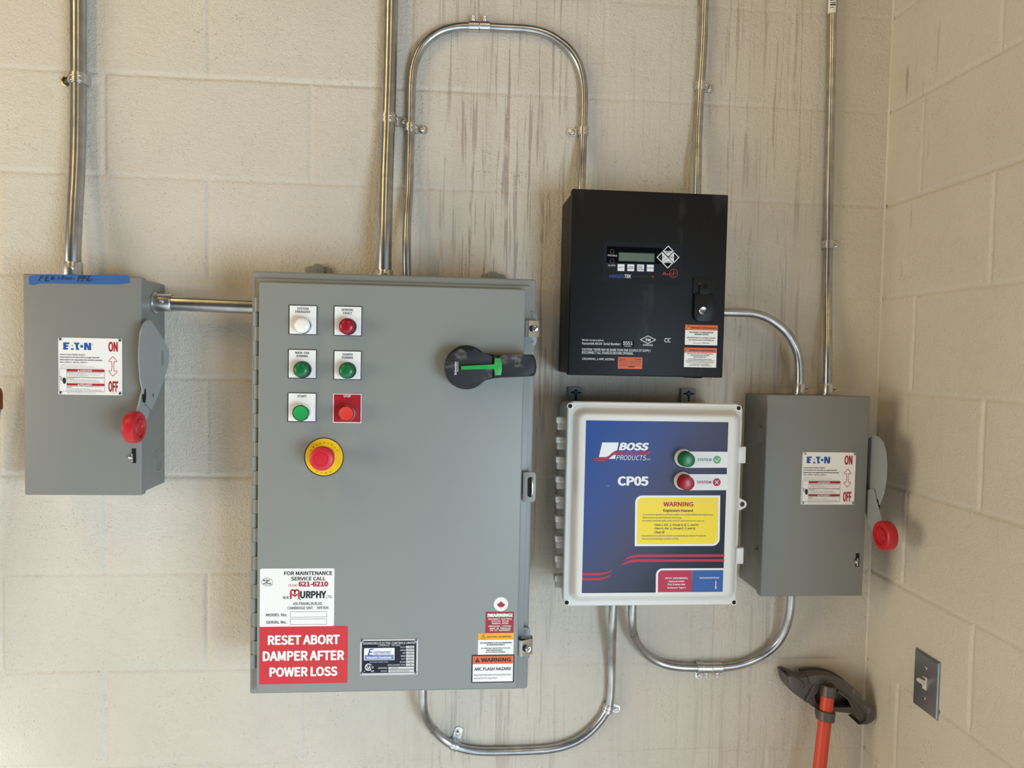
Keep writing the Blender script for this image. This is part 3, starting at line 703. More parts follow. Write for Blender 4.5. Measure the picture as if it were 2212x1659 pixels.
def safety_switch(label, x0, x1, z0, z1, plate_px, amp, conc_side):
    """x0..z1 = front cover; conc_side: +1 shows its right side, -1 its left"""
    yf = -.118; t = thing('safety_switch', label, 'safety switch', ((x0 + x1) / 2, 0, z0), 'grey disconnect switches')
    g = .0035
    mb = MB(); mb.box(x0 + g, x1 - g, .0, -.112, z0 + g, z1 - g, 'switch_grey', .002)
    # pressed knock-outs on the side that shows
    sx = (x1 - g) if conc_side > 0 else (x0 + g)
    zs = [z0 + .055] if conc_side > 0 else [z0 + .058, z1 - .05]
    for zc in zs:
        for r in (.021, .0125):
            mb.lathe((sx, -.036, zc), (conc_side, 0, 0), [(r + .0011, 0), (r + .0004, .0008), (r - .0004, .0008), (r - .0011, 0)], 'switch_grey', 32)
    mb.build('enclosure', t)
    # sheet-metal cover: front skin with folded edges
    mb = MB(); mb.box(x0, x1, -.097, yf, z0, z1, 'switch_grey', .0028, 3); cover = mb.build('cover', t)
    if conc_side < 0:
        for zc in (z1 - .084, z0 + .078):
            h = MB(); h.box(x0 - .0016, x0 + .004, -.083, -.104, zc - .014, zc + .014, 'switch_grey', .001); h.lathe((x0 + g, -.078, zc + .002), (-1, 0, 0), [(.004, 0), (.003, .002), (0, .002)], 'switch_grey', 14)
            h.build('hinge', t)
    nameplate(t, yf, plate_px, amp)
    # handle mechanism on the right side
    sx = x1 - g; xg = sx + .013; dy = -.0095 if conc_side > 0 else -.0195
    up = [(-.1187, -.0824), (-.1065, -.0800), (-.0941, -.0813), (-.0576, -.1027), (-.0191, -.1268), (-.0095, -.138), (-.0074, -.1489), (-.0155, -.1742), (-.0419, -.2017), (-.0650, -.2269), (-.0899, -.2507), (-.1148, -.2387), (-.1288, -.2155), (-.1397, -.1948), (-.1464, -.1624), (-.1467, -.1340), (-.1405, -.1051), (-.131, -.090)]
    up = [(y + dy, z1 + z) for y, z in up]
    mb = MB(); plate_x(mb, up, xg, xg + .0025, 'handle_zinc', .0007)
    mb.lathe((sx, -.07 + dy * .5, z1 - .15), (1, 0, 0), [(.016, 0), (.016, .0135), (0, .0135)], 'handle_zinc', 24)
    gu = mb.build('handle_guard', t)
    for y_, z_, wy, hh in ((-.1225, -.2215, .0045, .0135), (-.0865, -.223, .002, .004), (-.042, -.152, .0055, .017)):
        s = MB(); s.prism
        b2 = [(y_ + dy + wy * math.cos(math.radians(k)), z1 + z_ + hh * math.sin(math.radians(k))) for k in range(0, 360, 30)]
        plate_x(s, b2, xg - .0002, xg + .0027, 'black_gap' if hh < .015 else 'switch_grey')
        k = s.build('slot', None); k.parent = gu; k.location = WORLD[k] - WORLD[gu]
    zk = z1 - (.2775 if conc_side > 0 else .2745)
    mb = MB(); plate_x(mb, [(y + dy, z1 + z) for y, z in ((-.086, -.196), (-.112, -.190), (-.124, -.214), (-.146, -.252), (-.150, -.282), (-.128, -.286), (-.098, -.262), (-.084, -.236))], xg - .0042, xg - .0012, 'handle_zinc', .0007)
    mb.build('handle_lever', t)
    kb = MB(); kc = (xg - .0135, -.1565 + dy, zk)
    kb.lathe(kc, (1, 0, 0), [(0, 0.0018), (.010, .0018), (.011, .0005), (.014, .0003), (.0152, .003), (.0185, .003), (.0195, .0), (.0255, 0), (.028, .002), (.029, .006), (.029, .016), (.028, .020), (.0255, .022), (.0195, .022), (.0185, .019), (.0152, .019), (.014, .0217), (.011, .0215), (.010, .0202), (0, .0202)], 'red_plastic', 44)
    kb.build('knob', t, 'red round grip')
    # spring latch through a slot in the cover
    zl = z0 + .074; lt = MB(); xl = x1 - .0165
    lt.box(xl - .0015, xl + .0065, yf + .001, yf - .0003, zl - .012, zl + .016, 'black_gap'); lt.box(xl - .0002, xl + .0022, yf, yf - .004, zl - .010, zl + .006, 'steel', .0006)
    lt.lathe((xl - .0025, yf - .003, zl - .001), (1, 0, .25), [(.0, -.0035), (.003, -.003), (.0042, 0), (.003, .003), (.0, .0035)], 'steel', 16)
    lt.build('latch', t, 'small steel latch')
    return t
Lc, Rc = at(124, 729, -.1192), at(264, 730, -.1192)
l_ = (at(126, 790, -.1192).x, at(263.6, 790, -.1192).x, at(195, 853, -.1192).z, at(195, 730.3, -.1192).z)
SWL = safety_switch('safety switch marked with blue tape, at the left edge of the wall', -1.7408, -1.5296, -1.0330 + Z0, -.6200 + Z0, l_, '60 A, 600 V~, 60 Hz, 250 V =', 1)
r_ = (at(1732, 1035, -.1192).x, at(1847, 1035, -.1192).x, at(1788, 1090, -.1192).z, at(1790, 977, -.1192).z)
SWR = safety_switch('safety switch nearest the wall corner, right of the white box', -.3075, -.0880, -1.2374 + Z0, -.8212 + Z0, r_, '30 A, 240 V~, 60 Hz, 250 V =', -1)
# blue masking tape with handwriting along the top of the left cover
yt = -.1185; mb = MB(); tp = Print(mb, yt, 40, 580, 280 / 2212)
edge_t = [(180, 128), (330, 102), (520, 97), (900, 104), (1300, 110), (1700, 114), (1876, 116)]; edge_b = [(1900, 240), (1740, 268), (1500, 270), (1100, 264), (800, 258), (520, 252), (330, 258), (270, 282), (182, 274)]
poly = [tp.pt(*q) for q in edge_b + edge_t][::1]
mb.prism(poly, yt + .0003, yt - .0003, 'tape_blue'); tp.y = yt - .0003
hw = [[(348, 215), (385, 128), (440, 122)], [(372, 165), (432, 160)], [(520, 125), (478, 130), (455, 210), (520, 208)], [(468, 168), (515, 163)], [(560, 188), (575, 128), (605, 140), (600, 178), (555, 190)], [(612, 188), (618, 192)],
      [(676, 210), (690, 130)], [(690, 172), (722, 165)], [(745, 190), (762, 132), (795, 145), (765, 165), (790, 192)], [(815, 180), (835, 162), (848, 176), (835, 190), (815, 182)], [(858, 190), (872, 158), (885, 185), (902, 155), (925, 182)], [(958, 188), (966, 192)],
      [(1020, 230), (1052, 130), (1088, 135), (1075, 168), (1045, 172)], [(1098, 232), (1125, 128), (1160, 132), (1148, 165), (1118, 168)], [(1238, 122), (1200, 165), (1182, 205), (1215, 222), (1232, 195), (1195, 185)]]
for i, s in enumerate(hw): tp.line(s, 13 if s[0][0] < 640 or s[0][0] > 1000 else 9, 'ink', 1 + i)
mb.build('masking_tape', SWL, 'blue tape with handwritten black letters')

# ------------------------------------------------------------------ large grey control panel
def sub(o, parent): o.parent = parent; o.location = WORLD[o] - WORLD[parent]; return o
bx0, bx1, bz0, bz1 = -1.3060, -.7940, -1.3825 + Z0, -.6110 + Z0
CP = thing('control_panel', 'large grey steel control panel with buttons and a black rotary handle', 'control panel', ((bx0 + bx1) / 2, 0, bz0))
YB = -.200; YD = -.228
mb = MB(); mb.box(bx0, bx1, -.010, YB, bz0, bz1, 'panel_grey', .005, 3)
mb.box(bx0 + .011, bx1 - .0105, YB + .002, YB - .010, bz0 + .008, bz1 - .014, 'panel_grey', .0015)
mb.build('enclosure', CP)
dx0, dx1, dz0, dz1 = -1.2865, -.8165, -1.3675 + Z0, -.6325 + Z0
mb = MB(); mb.box(dx0, dx1, YB - .0105, YD, dz0, dz1, 'panel_grey', .0032, 3); mb.build('door', CP)
for u in (687, 1066):
    p = at(u, 576 if u < 900 else 592, -.006); mb = MB(); mb.prism(rr(p.x - .026, p.x + .026, p.z - .06, p.z, .006), .0, -.006, 'panel_grey', .001)
    mb.lathe((p.x, -.006, p.z - .008), (0, -1, 0), [(.0135, 0), (.0135, .004), (.010, .005), (0, .005)], 'panel_grey', 28); mb.build('mounting_lug', CP)
# continuous hinge: barrel knuckles alternate between door leaf and body
hp = MB(); z_hi, z_lo = at(549, 642, -.215).z, at(545, 1447, -.215).z; pitch = (at(549, 673, -.215).z - at(549, 735.8, -.215).z) / 2; z = at(549, 674, -.215).z + pitch; k = 0
while z > z_lo + .004:
    zt, zb = min(z, z_hi), max(z - pitch, z_lo); door = k % 2 == 0
    kr, kx = (.0055, .0058) if door else (.0046, .0078)
    hp.lathe((dx0 - kx, YB - .0125, zb + .0003), (0, 0, 1), [(0, 0), (kr, 0), (kr, zt - zb - .0006), (0, zt - zb - .0006)], 'panel_grey', 16)
    if door: hp.box(dx0 - .0056, dx0 + .001, YB - .010, YB - .0178, zb + .0003, zt - .0003, 'panel_grey')
    else: hp.box(dx0 - .0124, dx0 - .0078, YB, YB - .0160, zb + .0003, zt - .0003, 'panel_grey'); hp.box(dx0 - .0040, dx0 + .0005, YB - .0102, YB - .0112, zb, zt, 'black_gap')  # black strip painted in for the shade in the hinge gap
    z -= pitch; k += 1
hp.build('hinge', CP)
# screw clamps on the right edge
for (u, v) in ((1153, 710), (1138, 1398)):
    c = at(u, v, YB - .024); m2 = MB()
    cl_x = bx1 - .0065
    m2.prism(rr(cl_x - .011, cl_x + .008, c.z - .031, c.z + .031, .007), YB + .001, YB - .0095, 'panel_grey', .001)
    base = m2.build('clamp_base', CP)
    for s_ in (1, -1):
        q = MB(); q.lathe((cl_x + .0005, YB - .0095, c.z + s_ * .024), (0, -1, 0), [(.0032, 0), (.0026, .0008), (0, .001)], 'panel_grey', 14); sub(q.build('rivet', None), base)
    m3 = MB(); x0, x1 = c.x - .0125, c.x + .0115
    prof = [(x1, YB - .004), (x1, YB - .018), (x1 - .002, YB - .021), (x0 + .003, YD - .003), (x0, YD - .002), (x0 - .0035, YD + .004)]
    vs = []; n = len(prof)
    for zz in (c.z - .0145, c.z + .0145):
        vs += [(x, y, zz) for x, y in prof] + [(x + (-.0016 if i else -.0018), y + .0016, zz) for i, (x, y) in enumerate(prof)]
    fs = []
    for i in range(n - 1): fs += [[i, i + 1, 2 * n + i + 1, 2 * n + i], [n + i, 3 * n + i, 3 * n + i + 1, n + i + 1], [i, n + i, n + i + 1, i + 1], [2 * n + i, 2 * n + i + 1, 3 * n + i + 1, 3 * n + i]]
    m3.add(vs, fs, 'steel')
    m3.box(x0 + .002, x1 - .001, YB - .004, YB - .019, c.z + .0128, c.z + .0145, 'steel', .0004); m3.box(x0 + .002, x1 - .001, YB - .004, YB - .019, c.z - .0145, c.z - .0128, 'steel', .0004)
    b = bmesh.new(); bmv = [b.verts.new(p) for p in m3.v]
    for f in m3.f: b.faces.new([bmv[i] for i in f])
    bmesh.ops.recalc_face_normals(b, faces=b.faces); m3 = MB(); m3.bm(b, 'steel')
    ysl = YD + .0005
    m3.prism(circ(c.x - .003, c.z, .0052, 20), ysl + .004, ysl - .0042, 'black_gap')
    clamp = m3.build('door_clamp', CP, 'bright steel clamp')
    sc = MB(); screw_mesh(sc, (c.x + .0018, YD - .0025, c.z), .0062, .005); sub(sc.build('screw', None), clamp)
# padlock hasp
hz = at(1143, 1052, YB - .022).z; hx0, hx1 = at(1129.5, 1052, YB - .022).x, at(1157, 1052, YB - .022).x
mb = MB(); mb.prism(rr(hx0, hx1, hz - .0275, hz + .0275, .005, corners=(1, 1, 0, 0)), YB - .019, YB - .0225, 'panel_grey', .0007); hs = mb.build('padlock_hasp', CP)
q = MB(); ov = [(hx0 + .0135 + .0052 * math.cos(a) , hz + (.0135 if math.sin(a) > 0 else -.0135) + .0052 * math.sin(a)) for a in [math.radians(k) for k in range(0, 360, 15)]]
q.prism(ov, YB - .0225, YB - .0228, 'black_gap'); q.tube([(hx0 + .017, YB - .0225 - .006 * math.sin(math.radians(k)), hz - .017 * math.cos(math.radians(k))) for k in range(0, 181, 15)], .0016, 'steel', 10); sub(q.build('staple', None), hs)

def legend(rect_px, lines, back, ink, name='legend_plate'):
    mb = MB(); p = Print(mb, YD, 520, 560, 320 / 1106); xa, ya, xb, yb = rect_px
    dark = ink if back != 'stop_red' else 'label_white'
    p.slab(xa, ya, xb, yb, dark, .0016, .0006); p.y = YD - .0016; p.rect(xa + 5, ya + 5, xb - 5, yb - 5, back, 1)
    for s, a_, b_, c_, d_ in lines: p.text(s, a_, b_, c_, d_, ink, 2, .012)
    return mb.build(name, CP)
def pilot(cx, cy, lens, btn=False):
    cpx = (520 + cx * 320 / 1106, 560 + cy * 320 / 1106); yb = YD - .0016; ln = .022 if not btn else .020
    c = at(cpx[0], cpx[1], yb - ln + .003); mb = MB()
    R_ = .0147
    mb.lathe((c.x, yb, c.z), (0, -1, 0), [(R_ , 0), (R_, .004), (R_ - .0004, ln - .007), (R_ - .0015, ln - .005), (R_ - .0020, ln - .007), (.003, ln - .007)] if not btn else [(R_ + .0003, 0), (R_ + .0003, .004), (R_ , ln - .003), (R_ - .0008, ln - .001), (R_ - .0018, ln - .003), (R_ - .002, ln - .007), (0, ln - .007)], 'chrome' if (btn or lens == 'lens_white') else 'black_plastic', 40)
    o = mb.build('push_button' if btn else 'pilot_light', CP)
    mb = MB()
    if btn: mb.lathe((c.x, yb, c.z), (0, -1, 0), [(R_ - .0021, ln - .008), (R_ - .0021, ln - .0012), (R_ - .003, ln - .0004), (.007, ln - .0011), (0, ln - .0014)], lens, 40)
    else: mb.lathe((c.x, yb, c.z), (0, -1, 0), [(R_ - .0012, ln - .0085), (R_ - .0012, ln - .0035), (R_ - .003, ln - .0008), (R_ - .006, ln + .0008), (R_ - .010, ln + .0017), (0, ln + .002)], lens, 40)
    sub(mb.build('button_cap' if btn else 'lens', None), o)
legend((360, 343, 570, 563), [('SYSTEM', 422, 360, 506, 377), ('ENERGIZED', 408, 383, 519, 401)], 'label_white', 'ink'); pilot(456, 492, 'lens_white')
legend((695, 350, 905, 572), [('GENERAL', 753, 369, 843, 386), ('FAULT', 765, 394, 831, 411)], 'label_white', 'ink'); pilot(792, 501, 'lens_red')
legend((354, 673, 566, 890), [('MAIN  FAN', 408, 690, 511, 707), ('RUNNING', 416, 714, 502, 731)], 'label_white', 'ink'); pilot(450, 825, 'lens_green')
legend((694, 683, 901, 900), [('SHAKER', 759, 702, 837, 719), ('RUNNING', 756, 726, 839, 743)], 'label_white', 'ink'); pilot(790, 832, 'lens_green')
legend((351, 997, 564, 1214), [('START', 423, 1013, 493, 1031)], 'label_white', 'ink'); pilot(448, 1147, 'button_green', True)
legend((690, 1005, 901, 1221), [('STOP', 767, 1014, 822, 1031)], 'stop_red', 'label_white'); pilot(788, 1152, 'button_red', True)
# emergency stop
mb = MB(); p = Print(mb, YD, 640, 930, 120 / 1810); c = p.pt(905, 862); R_ = abs(p.pt(905 + 641, 862)[0] - c[0])
mb.lathe((c[0], YD, c[1]), (0, -1, 0), [(R_, 0), (R_, .0014), (0, .0014)], 'ink', 64); p.y = YD - .0014; p.disc(905, 862, 615, 'estop_yellow', 1, 64)
p.arc_text('EMERGENCY', 905, 862, 458, 116, 153, 27, 'ink', 2, .018); p.arc_text('STOP', 905, 862, 560, 116, 245, 294, 'ink', 2, .018, True)
es = mb.build('emergency_stop_plate', CP)
yh = YD - .052; c2 = at(693.4, 992, yh); mb = MB()
mb.lathe((c2.x, YD - .0014, c2.z), (0, -1, 0), [(.0145, 0), (.0145, .014), (.0125, .017), (.0125, .030), (.0196, .034), (.0208, .038), (.0208, .045), (.0196, .0492), (.0165, .0512), (.0118, .0516), (.0112, .0508), (.0106, .0516), (0, .0522)], 'mushroom_red', 56)
mb.build('emergency_stop_button', CP, 'red mushroom button on yellow ring')
# rotary disconnect handle
HC = (940., 730., 240 / 2212)
mb = MB(); p = Print(mb, YD, *HC); c = p.pt(620, 585); R_ = abs(p.pt(620 + 437, 585)[0] - c[0])
mb.lathe((c[0], YD, c[1]), (0, -1, 0), [(R_, 0), (R_, .005), (R_ - .002, .007), (R_ - .004, .007), (R_ - .004, .010), (0, .010)], 'handle_black', 56); rh = mb.build('rotary_handle_base', CP)
mb = MB(); yt = YD - .040; p = Print(mb, yt, *HC)
out = [(590 + 385 * math.cos(math.radians(k)), 590 - 385 * math.sin(math.radians(k))) for k in range(60, 301, 10)]
out = out[::-1]
out = out[::-1] + [(870, 880), (1000, 845), (1170, 805), (1170, 330), (1000, 305), (870, 272)]
mb.prism([p.pt(*q) for q in out], YD - .010, yt, 'handle_black_dusty', .0045, 3)
grip = [(1165, 335), (1165, 805), (1350, 788), (1600, 778), (1850, 770), (1975, 756), (2012, 690), (2026, 590), (2012, 440), (1975, 355), (1945, 330), (1850, 330), (1600, 335), (1350, 340)]
p.y = YD - .046; mb.prism([p.pt(*q) for q in grip], YD - .020, YD - .046, 'handle_black_dusty', .006, 3)
hd = mb.build('rotary_handle', CP, 'black plastic lever dusted grey')
mb = MB(); p = Print(mb, yt, *HC); mb.prism([p.pt(*q) for q in [(520, 635), (1180, 610), (1185, 745), (1305, 742), (1325, 650), (1325, 520), (1305, 405), (1180, 398), (1180, 532), (515, 552)]], yt + .004, YD - .0475, 'handle_green', .0008)
sub(mb.build('green_pointer', None), hd)
mb = MB(); p = Print(mb, yt, *HC); p.text('Schneider', 378, 470, 428, 738, 'print_white', 2, .02, rot=90); p.text('Electric', 436, 470, 462, 668, 'print_white', 2, .01, rot=90); sub(mb.build('lettering', None), hd)

# stickers
def sticker(name, base, rect, crop, y, parent, paint, rad=.003, th=.0003, label=None):
    mb = MB(); p = Print(mb, y, *crop); p.slab(*rect, base, th, rad); p.y = y - th; paint(p); return mb.build(name, parent, label)
C1 = (540., 1220., 220 / 2212)
def murphy(p):
    p.text('FOR MAINTENANCE', 742, 140, 1788, 225, 'ink', bold=.015); p.text('SERVICE CALL', 893, 260, 1640, 340, 'ink', bold=.015)
    p.text('(519)', 835, 418, 1025, 488, 'label_red'); p.text('621-6210', 1055, 362, 1698, 472, 'label_red', bold=.03)
    p.text('N.R.', 725, 680, 855, 742, 'ink', bold=.01); p.text('URPHY', 1090, 568, 1655, 730, 'ink', bold=.03); p.text('LTD.', 1650, 665, 1788, 725, 'ink')
    # lettermark M with twin arches and a downward arrow
    for x in (890, 1060): p.rect(x - 15, 600, x + 18, 742, 'warn_red', 2, .0006)
    p.ring(932, 590, 62, 34, 'label_red', 2, 0, 180, 16); p.ring(1020, 590, 62, 34, 'label_red', 2, 0, 180, 16); p.rect(958, 585, 992, 640, 'label_red', 3)
    p.rect(870, 588, 904, 740, 'label_red', 3); p.rect(1047, 588, 1081, 740, 'label_red', 3)
    p.poly([(915, 625), (975, 660), (1035, 625), (1035, 655), (975, 700), (915, 655)], 'label_red', 3); p.disc(1090, 750, 14, 'ink')
    p.text('430 FRANKLIN BLVD.', 935, 812, 1578, 875, 'ink', bold=.005); p.text('CAMBRIDGE ONT.', 815, 908, 1378, 968, 'ink', bold=.005); p.text('NIR 8G6', 1462, 900, 1705, 962, 'ink', bold=.005)
    p.text('MODEL No.', 350, 1058, 812, 1118, 'ink', bold=.01); p.text('SERIAL No.', 350, 1216, 802, 1278, 'ink', bold=.01)
    p.frame(873, 1016, 1667, 1140, 7, 'ink_grey'); p.frame(873, 1174, 1667, 1300, 7, 'ink_grey')
    # speech balloon
    pts = [(372 + 120 * math.cos(a), 374 + 86 * math.sin(a)) for a in [math.radians(k) for k in range(0, 361, 12)]]; p.line(pts, 6, 'ink'); p.line([(430, 450), (470, 455), (488, 420)], 6, 'ink')
    p.text('WE FIGHT', 285, 322, 445, 358, 'ink', bold=.02, shear=.2); p.text('AIR', 330, 362, 392, 390, 'ink', bold=.02, shear=.2); p.text('POLLUTION', 285, 394, 455, 426, 'ink', bold=.02, shear=.2)
sticker('service_sticker', 'label_white', (215, 80, 1830, 1340), C1, YD, CP, murphy)
C2 = (530., 1200., 400 / 2074)
def reset(p):
    p.text('RESET ABORT', 252, 888, 1058, 998, 'label_white', bold=.03); p.text('DAMPER AFTER', 195, 1066, 1108, 1176, 'label_white', bold=.03); p.text('POWER LOSS', 270, 1246, 1032, 1354, 'label_white', bold=.03)
sticker('reset_sticker', 'sign_red', (157, 793, 1146, 1434), C2, YD, CP, reset)
C3 = (770., 1370., 140 / 2212)
def rating(p):
    p.rect(185, 225, 2040, 1318, 'navy_plate', 1)
    W_ = 'print_white'
    p.text('ENGINEERED ELECTRIC CONTROLS LIMITED', 225, 262, 2015, 338, W_, bold=.01); p.text('CAMBRIDGE - ONTARIO', 740, 352, 1500, 405, W_)
    p.rect(258, 468, 1300, 885, 'label_white', 2); p.rect(285, 700, 1275, 868, 'plate_lilac', 3)
    p.text('E', 385, 495, 585, 730, 'decal_navyblue', 4, .01, .28); p.text('ngineered', 575, 535, 1170, 715, 'decal_navyblue', 4, .0, .3); p.text('Electric Controls', 362, 755, 1190, 828, 'label_white', 4, .03)
    p.text('INDUSTRIAL CONTROL PANEL', 455, 928, 1088, 968, W_, res=2)
    for s, a, y0 in (('VOLTS', 1490, 412), ('AMPS', 1490, 516), ('HZ', 1575, 612), ('WIRE', 1510, 715), ('H.P.', 1535, 812), ('SCCR', 1480, 918), ('ENCLOSURE TYPE', 1070, 1020)): p.text(s, a, y0, 1668, y0 + 52, W_, bold=.005)
    for s, y0, xa, xb in (('575', 388, 1785, 1945), ('20.27', 492, 1735, 1960), ('60', 592, 1785, 1912), ('3', 692, 1835, 1875), ('23.5', 792, 1765, 1915), ('5', 892, 1825, 1875), ('4', 992, 1820, 1875)):
        p.rect(1690, y0 + 2, 1975, y0 + 84, 'plate_alu', 2); p.text(s, xa, y0 + 16, xb, y0 + 72, 'ink_grey', 3)
    p.rect(1090, 1105, 1970, 1190, 'plate_alu', 2); p.rect(1090, 1206, 1970, 1294, 'plate_alu', 2)
    p.text('245304', 1165, 1122, 1450, 1178, 'ink_grey', 3); p.text('06-24-J-245304', 1165, 1222, 1800, 1280, 'ink_grey', 3)
    p.text('DRAWING', 745, 1122, 1060, 1180, W_); p.text('MODEL', 835, 1230, 1060, 1284, W_)
    p.ring(415, 1122, 128, 34, W_, 2, 40, 320); p.text('SA', 340, 1060, 490, 1200, W_, 2, .02); p.text('C', 255, 1232, 305, 1284, W_, 2, .02); p.text('US', 500, 1226, 600, 1284, W_, 2, .02); p.ring(550, 1122, 42, 8, W_, 2); p.text('R', 535, 1100, 568, 1142, W_, 2)
rp = sticker('rating_plate', 'plate_alu', (120, 165, 2100, 1385), C3, YD, CP, rating, .0015, .0009)
for q in ((190, 225), (2045, 210), (175, 1325), (2030, 1315)):
    mb = MB(); p = Print(mb, YD, *C3); c = p.pt(*q); screw_mesh(mb, (c[0], YD - .0009, c[1]), .0031, .002, cross=True); sub(mb.build('screw', None), rp)
C4 = (1010., 1270., 160 / 1207)
def maple(p):
    half = [(0, -62), (-16, -32), (-32, -40), (-26, -8), (-42, -24), (-47, -14), (-64, -18), (-58, 2), (-64, 8), (-34, 32), (-38, 42), (-4, 37)]
    pts = [(545 + x, 272 + y) for x, y in half]; pts += [(545 - x, 272 + y) for x, y in half[::-1][:-1]]
    p.poly(pts, 'warn_red', 2); p.rect(542, 300, 548, 340, 'warn_red', 2)
    p.arc_text('MADE IN CANADA', 544, 266, 82, 15, 155, 25, 'warn_red', 2, .02); p.arc_text('FABRIQU\u00c9 AU CANADA', 544, 266, 101, 15, 190, 350, 'warn_red', 2, .02, True)
mb = MB(); p = Print(mb, YD, *C4); c = p.pt(544, 266); R_ = abs(p.pt(660, 266)[0] - c[0]); mb.lathe((c[0], YD, c[1]), (0, -1, 0), [(R_, 0), (R_, .0003), (0, .0003)], 'label_white', 48); p.y = YD - .0003; maple(p); mb.build('maple_leaf_sticker', CP)
def warn(p):
    p.text('!WARNING!', 323, 414, 732, 474, 'label_white', bold=.04)
    for s, a, y, b in (('DISCONNECT   ELECTRICAL', 338, 492, 725), ('SUPPLY(S)   BEFORE', 387, 529, 675), ('WORKING   WITHIN', 397, 563, 663), ('D\u00c9BRANCHEZ   L\u2019APPAREIL', 343, 606, 716), ('AVANT   DE   TRAVAILLER', 358, 645, 700), ('SUR   CET   EQUIPEMENT', 360, 679, 697)): p.text(s, a, y, b, y + 26, 'label_white', bold=.02)
sticker('red_warning_sticker', 'warn_red', (292, 388, 752, 733), C4, YD, CP, warn, .001)
def tri(p, cx, top, h, wdt, m, m2, layer=2):
    p.poly([(cx, top), (cx - wdt / 2, top + h), (cx + wdt / 2, top + h)], m, layer)
    if m2:
        p.poly([(cx, top + h * .17), (cx - wdt * .39, top + h * .92), (cx + wdt * .39, top + h * .92)], m2, layer + 1); p.rect(cx - wdt * .035, top + h * .35, cx + wdt * .035, top + h * .82, m, layer + 2)
def caution(p):
    p.rect(172, 735, 750, 838, 'label_yellow', 1); p.rect(172, 838, 750, 842, 'ink_grey', 2); tri(p, 258, 757, 70, 78, 'ink', 'label_yellow'); p.text('CAUTION / ATTENTION', 312, 782, 710, 810, 'ink', bold=.02)
    for s, a, y, b in (('YELLOW WIRING IS NOT DE-ENERGIZED', 200, 883, 722), ('BY MAIN DISCONNECT', 312, 915, 610), ('LE C\u00c2BLAGE JAUNE N\u2019EST PAS MIS', 225, 968, 695), ('HORS TENSION PAR LE', 305, 1003, 567), ('SECTIONNEUR G\u00c9N\u00c9RAL', 294, 1032, 622)): p.text(s, a, y, b, y + 22, 'ink', bold=.02)
sticker('caution_sticker', 'label_white', (170, 735, 750, 1085), C4, YD, CP, caution, .0008)
def arc(p):
    p.rect(84, 1106, 740, 1526, 'label_white', 1); p.rect(84, 1106, 740, 1237, 'label_orange', 2)
    tri(p, 160, 1138, 70, 84, 'ink', None, 3); p.rect(157, 1160, 163, 1195, 'label_orange', 4); p.text('WARNING', 220, 1136, 708, 1204, 'ink', 3, .025)
    p.text('ARC FLASH HAZARD', 110, 1292, 708, 1344, 'ink', bold=.02); p.text('Appropriate personal protection', 100, 1392, 712, 1438, 'ink', bold=-.004); p.text('equipment required', 100, 1450, 472, 1490, 'ink', bold=-.004)
sticker('arc_flash_sticker', 'ink', (64, 1088, 760, 1542), C4, YD - .0004, CP, arc, .0025)

# ------------------------------------------------------------------ black alarm box
YK = -.142
kx0, kx1 = (at(1236, 410, YK).x + at(1226, 811, YK).x) / 2, (at(1575, 418, YK).x + at(1560, 815, YK).x) / 2
kz1, kz0 = (at(1236, 410, YK).z + at(1575, 418, YK).z) / 2, (at(1226, 811, YK).z + at(1560, 815, YK).z) / 2
AP = thing('alarm_panel', 'black steel wall box with a small display above the white box', 'alarm panel', ((kx0 + kx1) / 2, 0, kz0))
mb = MB(); mb.box(kx0 + .003, kx1 - .003, 0, -.120, kz0 + .003, kz1 - .003, 'powder_black', .002); mb.build('enclosure', AP)
mb = MB(); mb.box(kx0 + .0045, kx1 - .0045, -.119, -.1225, kz0 + .0045, kz1 - .0045, 'black_gap'); mb.box(kx0, kx1, -.1225, YK, kz0, kz1, 'powder_black', .0025, 3)
for xx in (-.02, .02): mb.box((kx0 + kx1) / 2 + .09 + xx * .2, (kx0 + kx1) / 2 + .115, -.11, YK + .004, kz0 - .0015, kz0 + .002, 'powder_black')
mb.build('door', AP)
K = (1280., 500., 300 / 1659)
mb = MB(); p = Print(mb, YK, *K); p.slab(124, 136, 1064, 619, 'membrane_black', .0006, .001); p.y = YK - .0006
W_ = 'print_white'
p.rect(170, 187, 828, 380, 'window_black', 1)
p.rect(306, 250, 744, 366, 'membrane_black', 2); p.rect(314, 260, 736, 358, 'lcd', 3)
for y in (240, 352): p.disc(233, y, 26, 'ink_grey', 2); p.disc(233, y, 21, 'window_black', 3)
p.text('TROUBLE', 178, 277, 293, 299, W_, 4); p.text('ALARM', 183, 395, 270, 416, W_, 4)
for i, (x, lines) in enumerate(((340, ['TEST']), (456, ['VIEW', 'HISTORY']), (573, ['ACK-', 'NOW-', 'LEDGE']), (689, ['CLEAR']))):
    p.rect(x - 46, 386 + i * 2, x + 46, 477 + i * 2, 'key_blue', 1, .0004); p.rect(x - 40, 392 + i * 2, x + 40, 471 + i * 2, 'label_white', 2)
    n = len(lines); hh = 18 if n > 1 else 20
    for k, s in enumerate(lines): 
        yc = 431 + i * 2 + (k - (n - 1) / 2) * (22 if n == 3 else 18); wd = min(36, 7.2 * len(s)); p.text(s, x - wd, yc - hh / 2 + 2, x + wd, yc + hh / 2 - 2, 'ink', 3, .01, res=2)
def diamond(cx, cy, r, m, layer): p.poly([(cx, cy - r), (cx + r, cy), (cx, cy + r), (cx - r, cy)], m, layer)
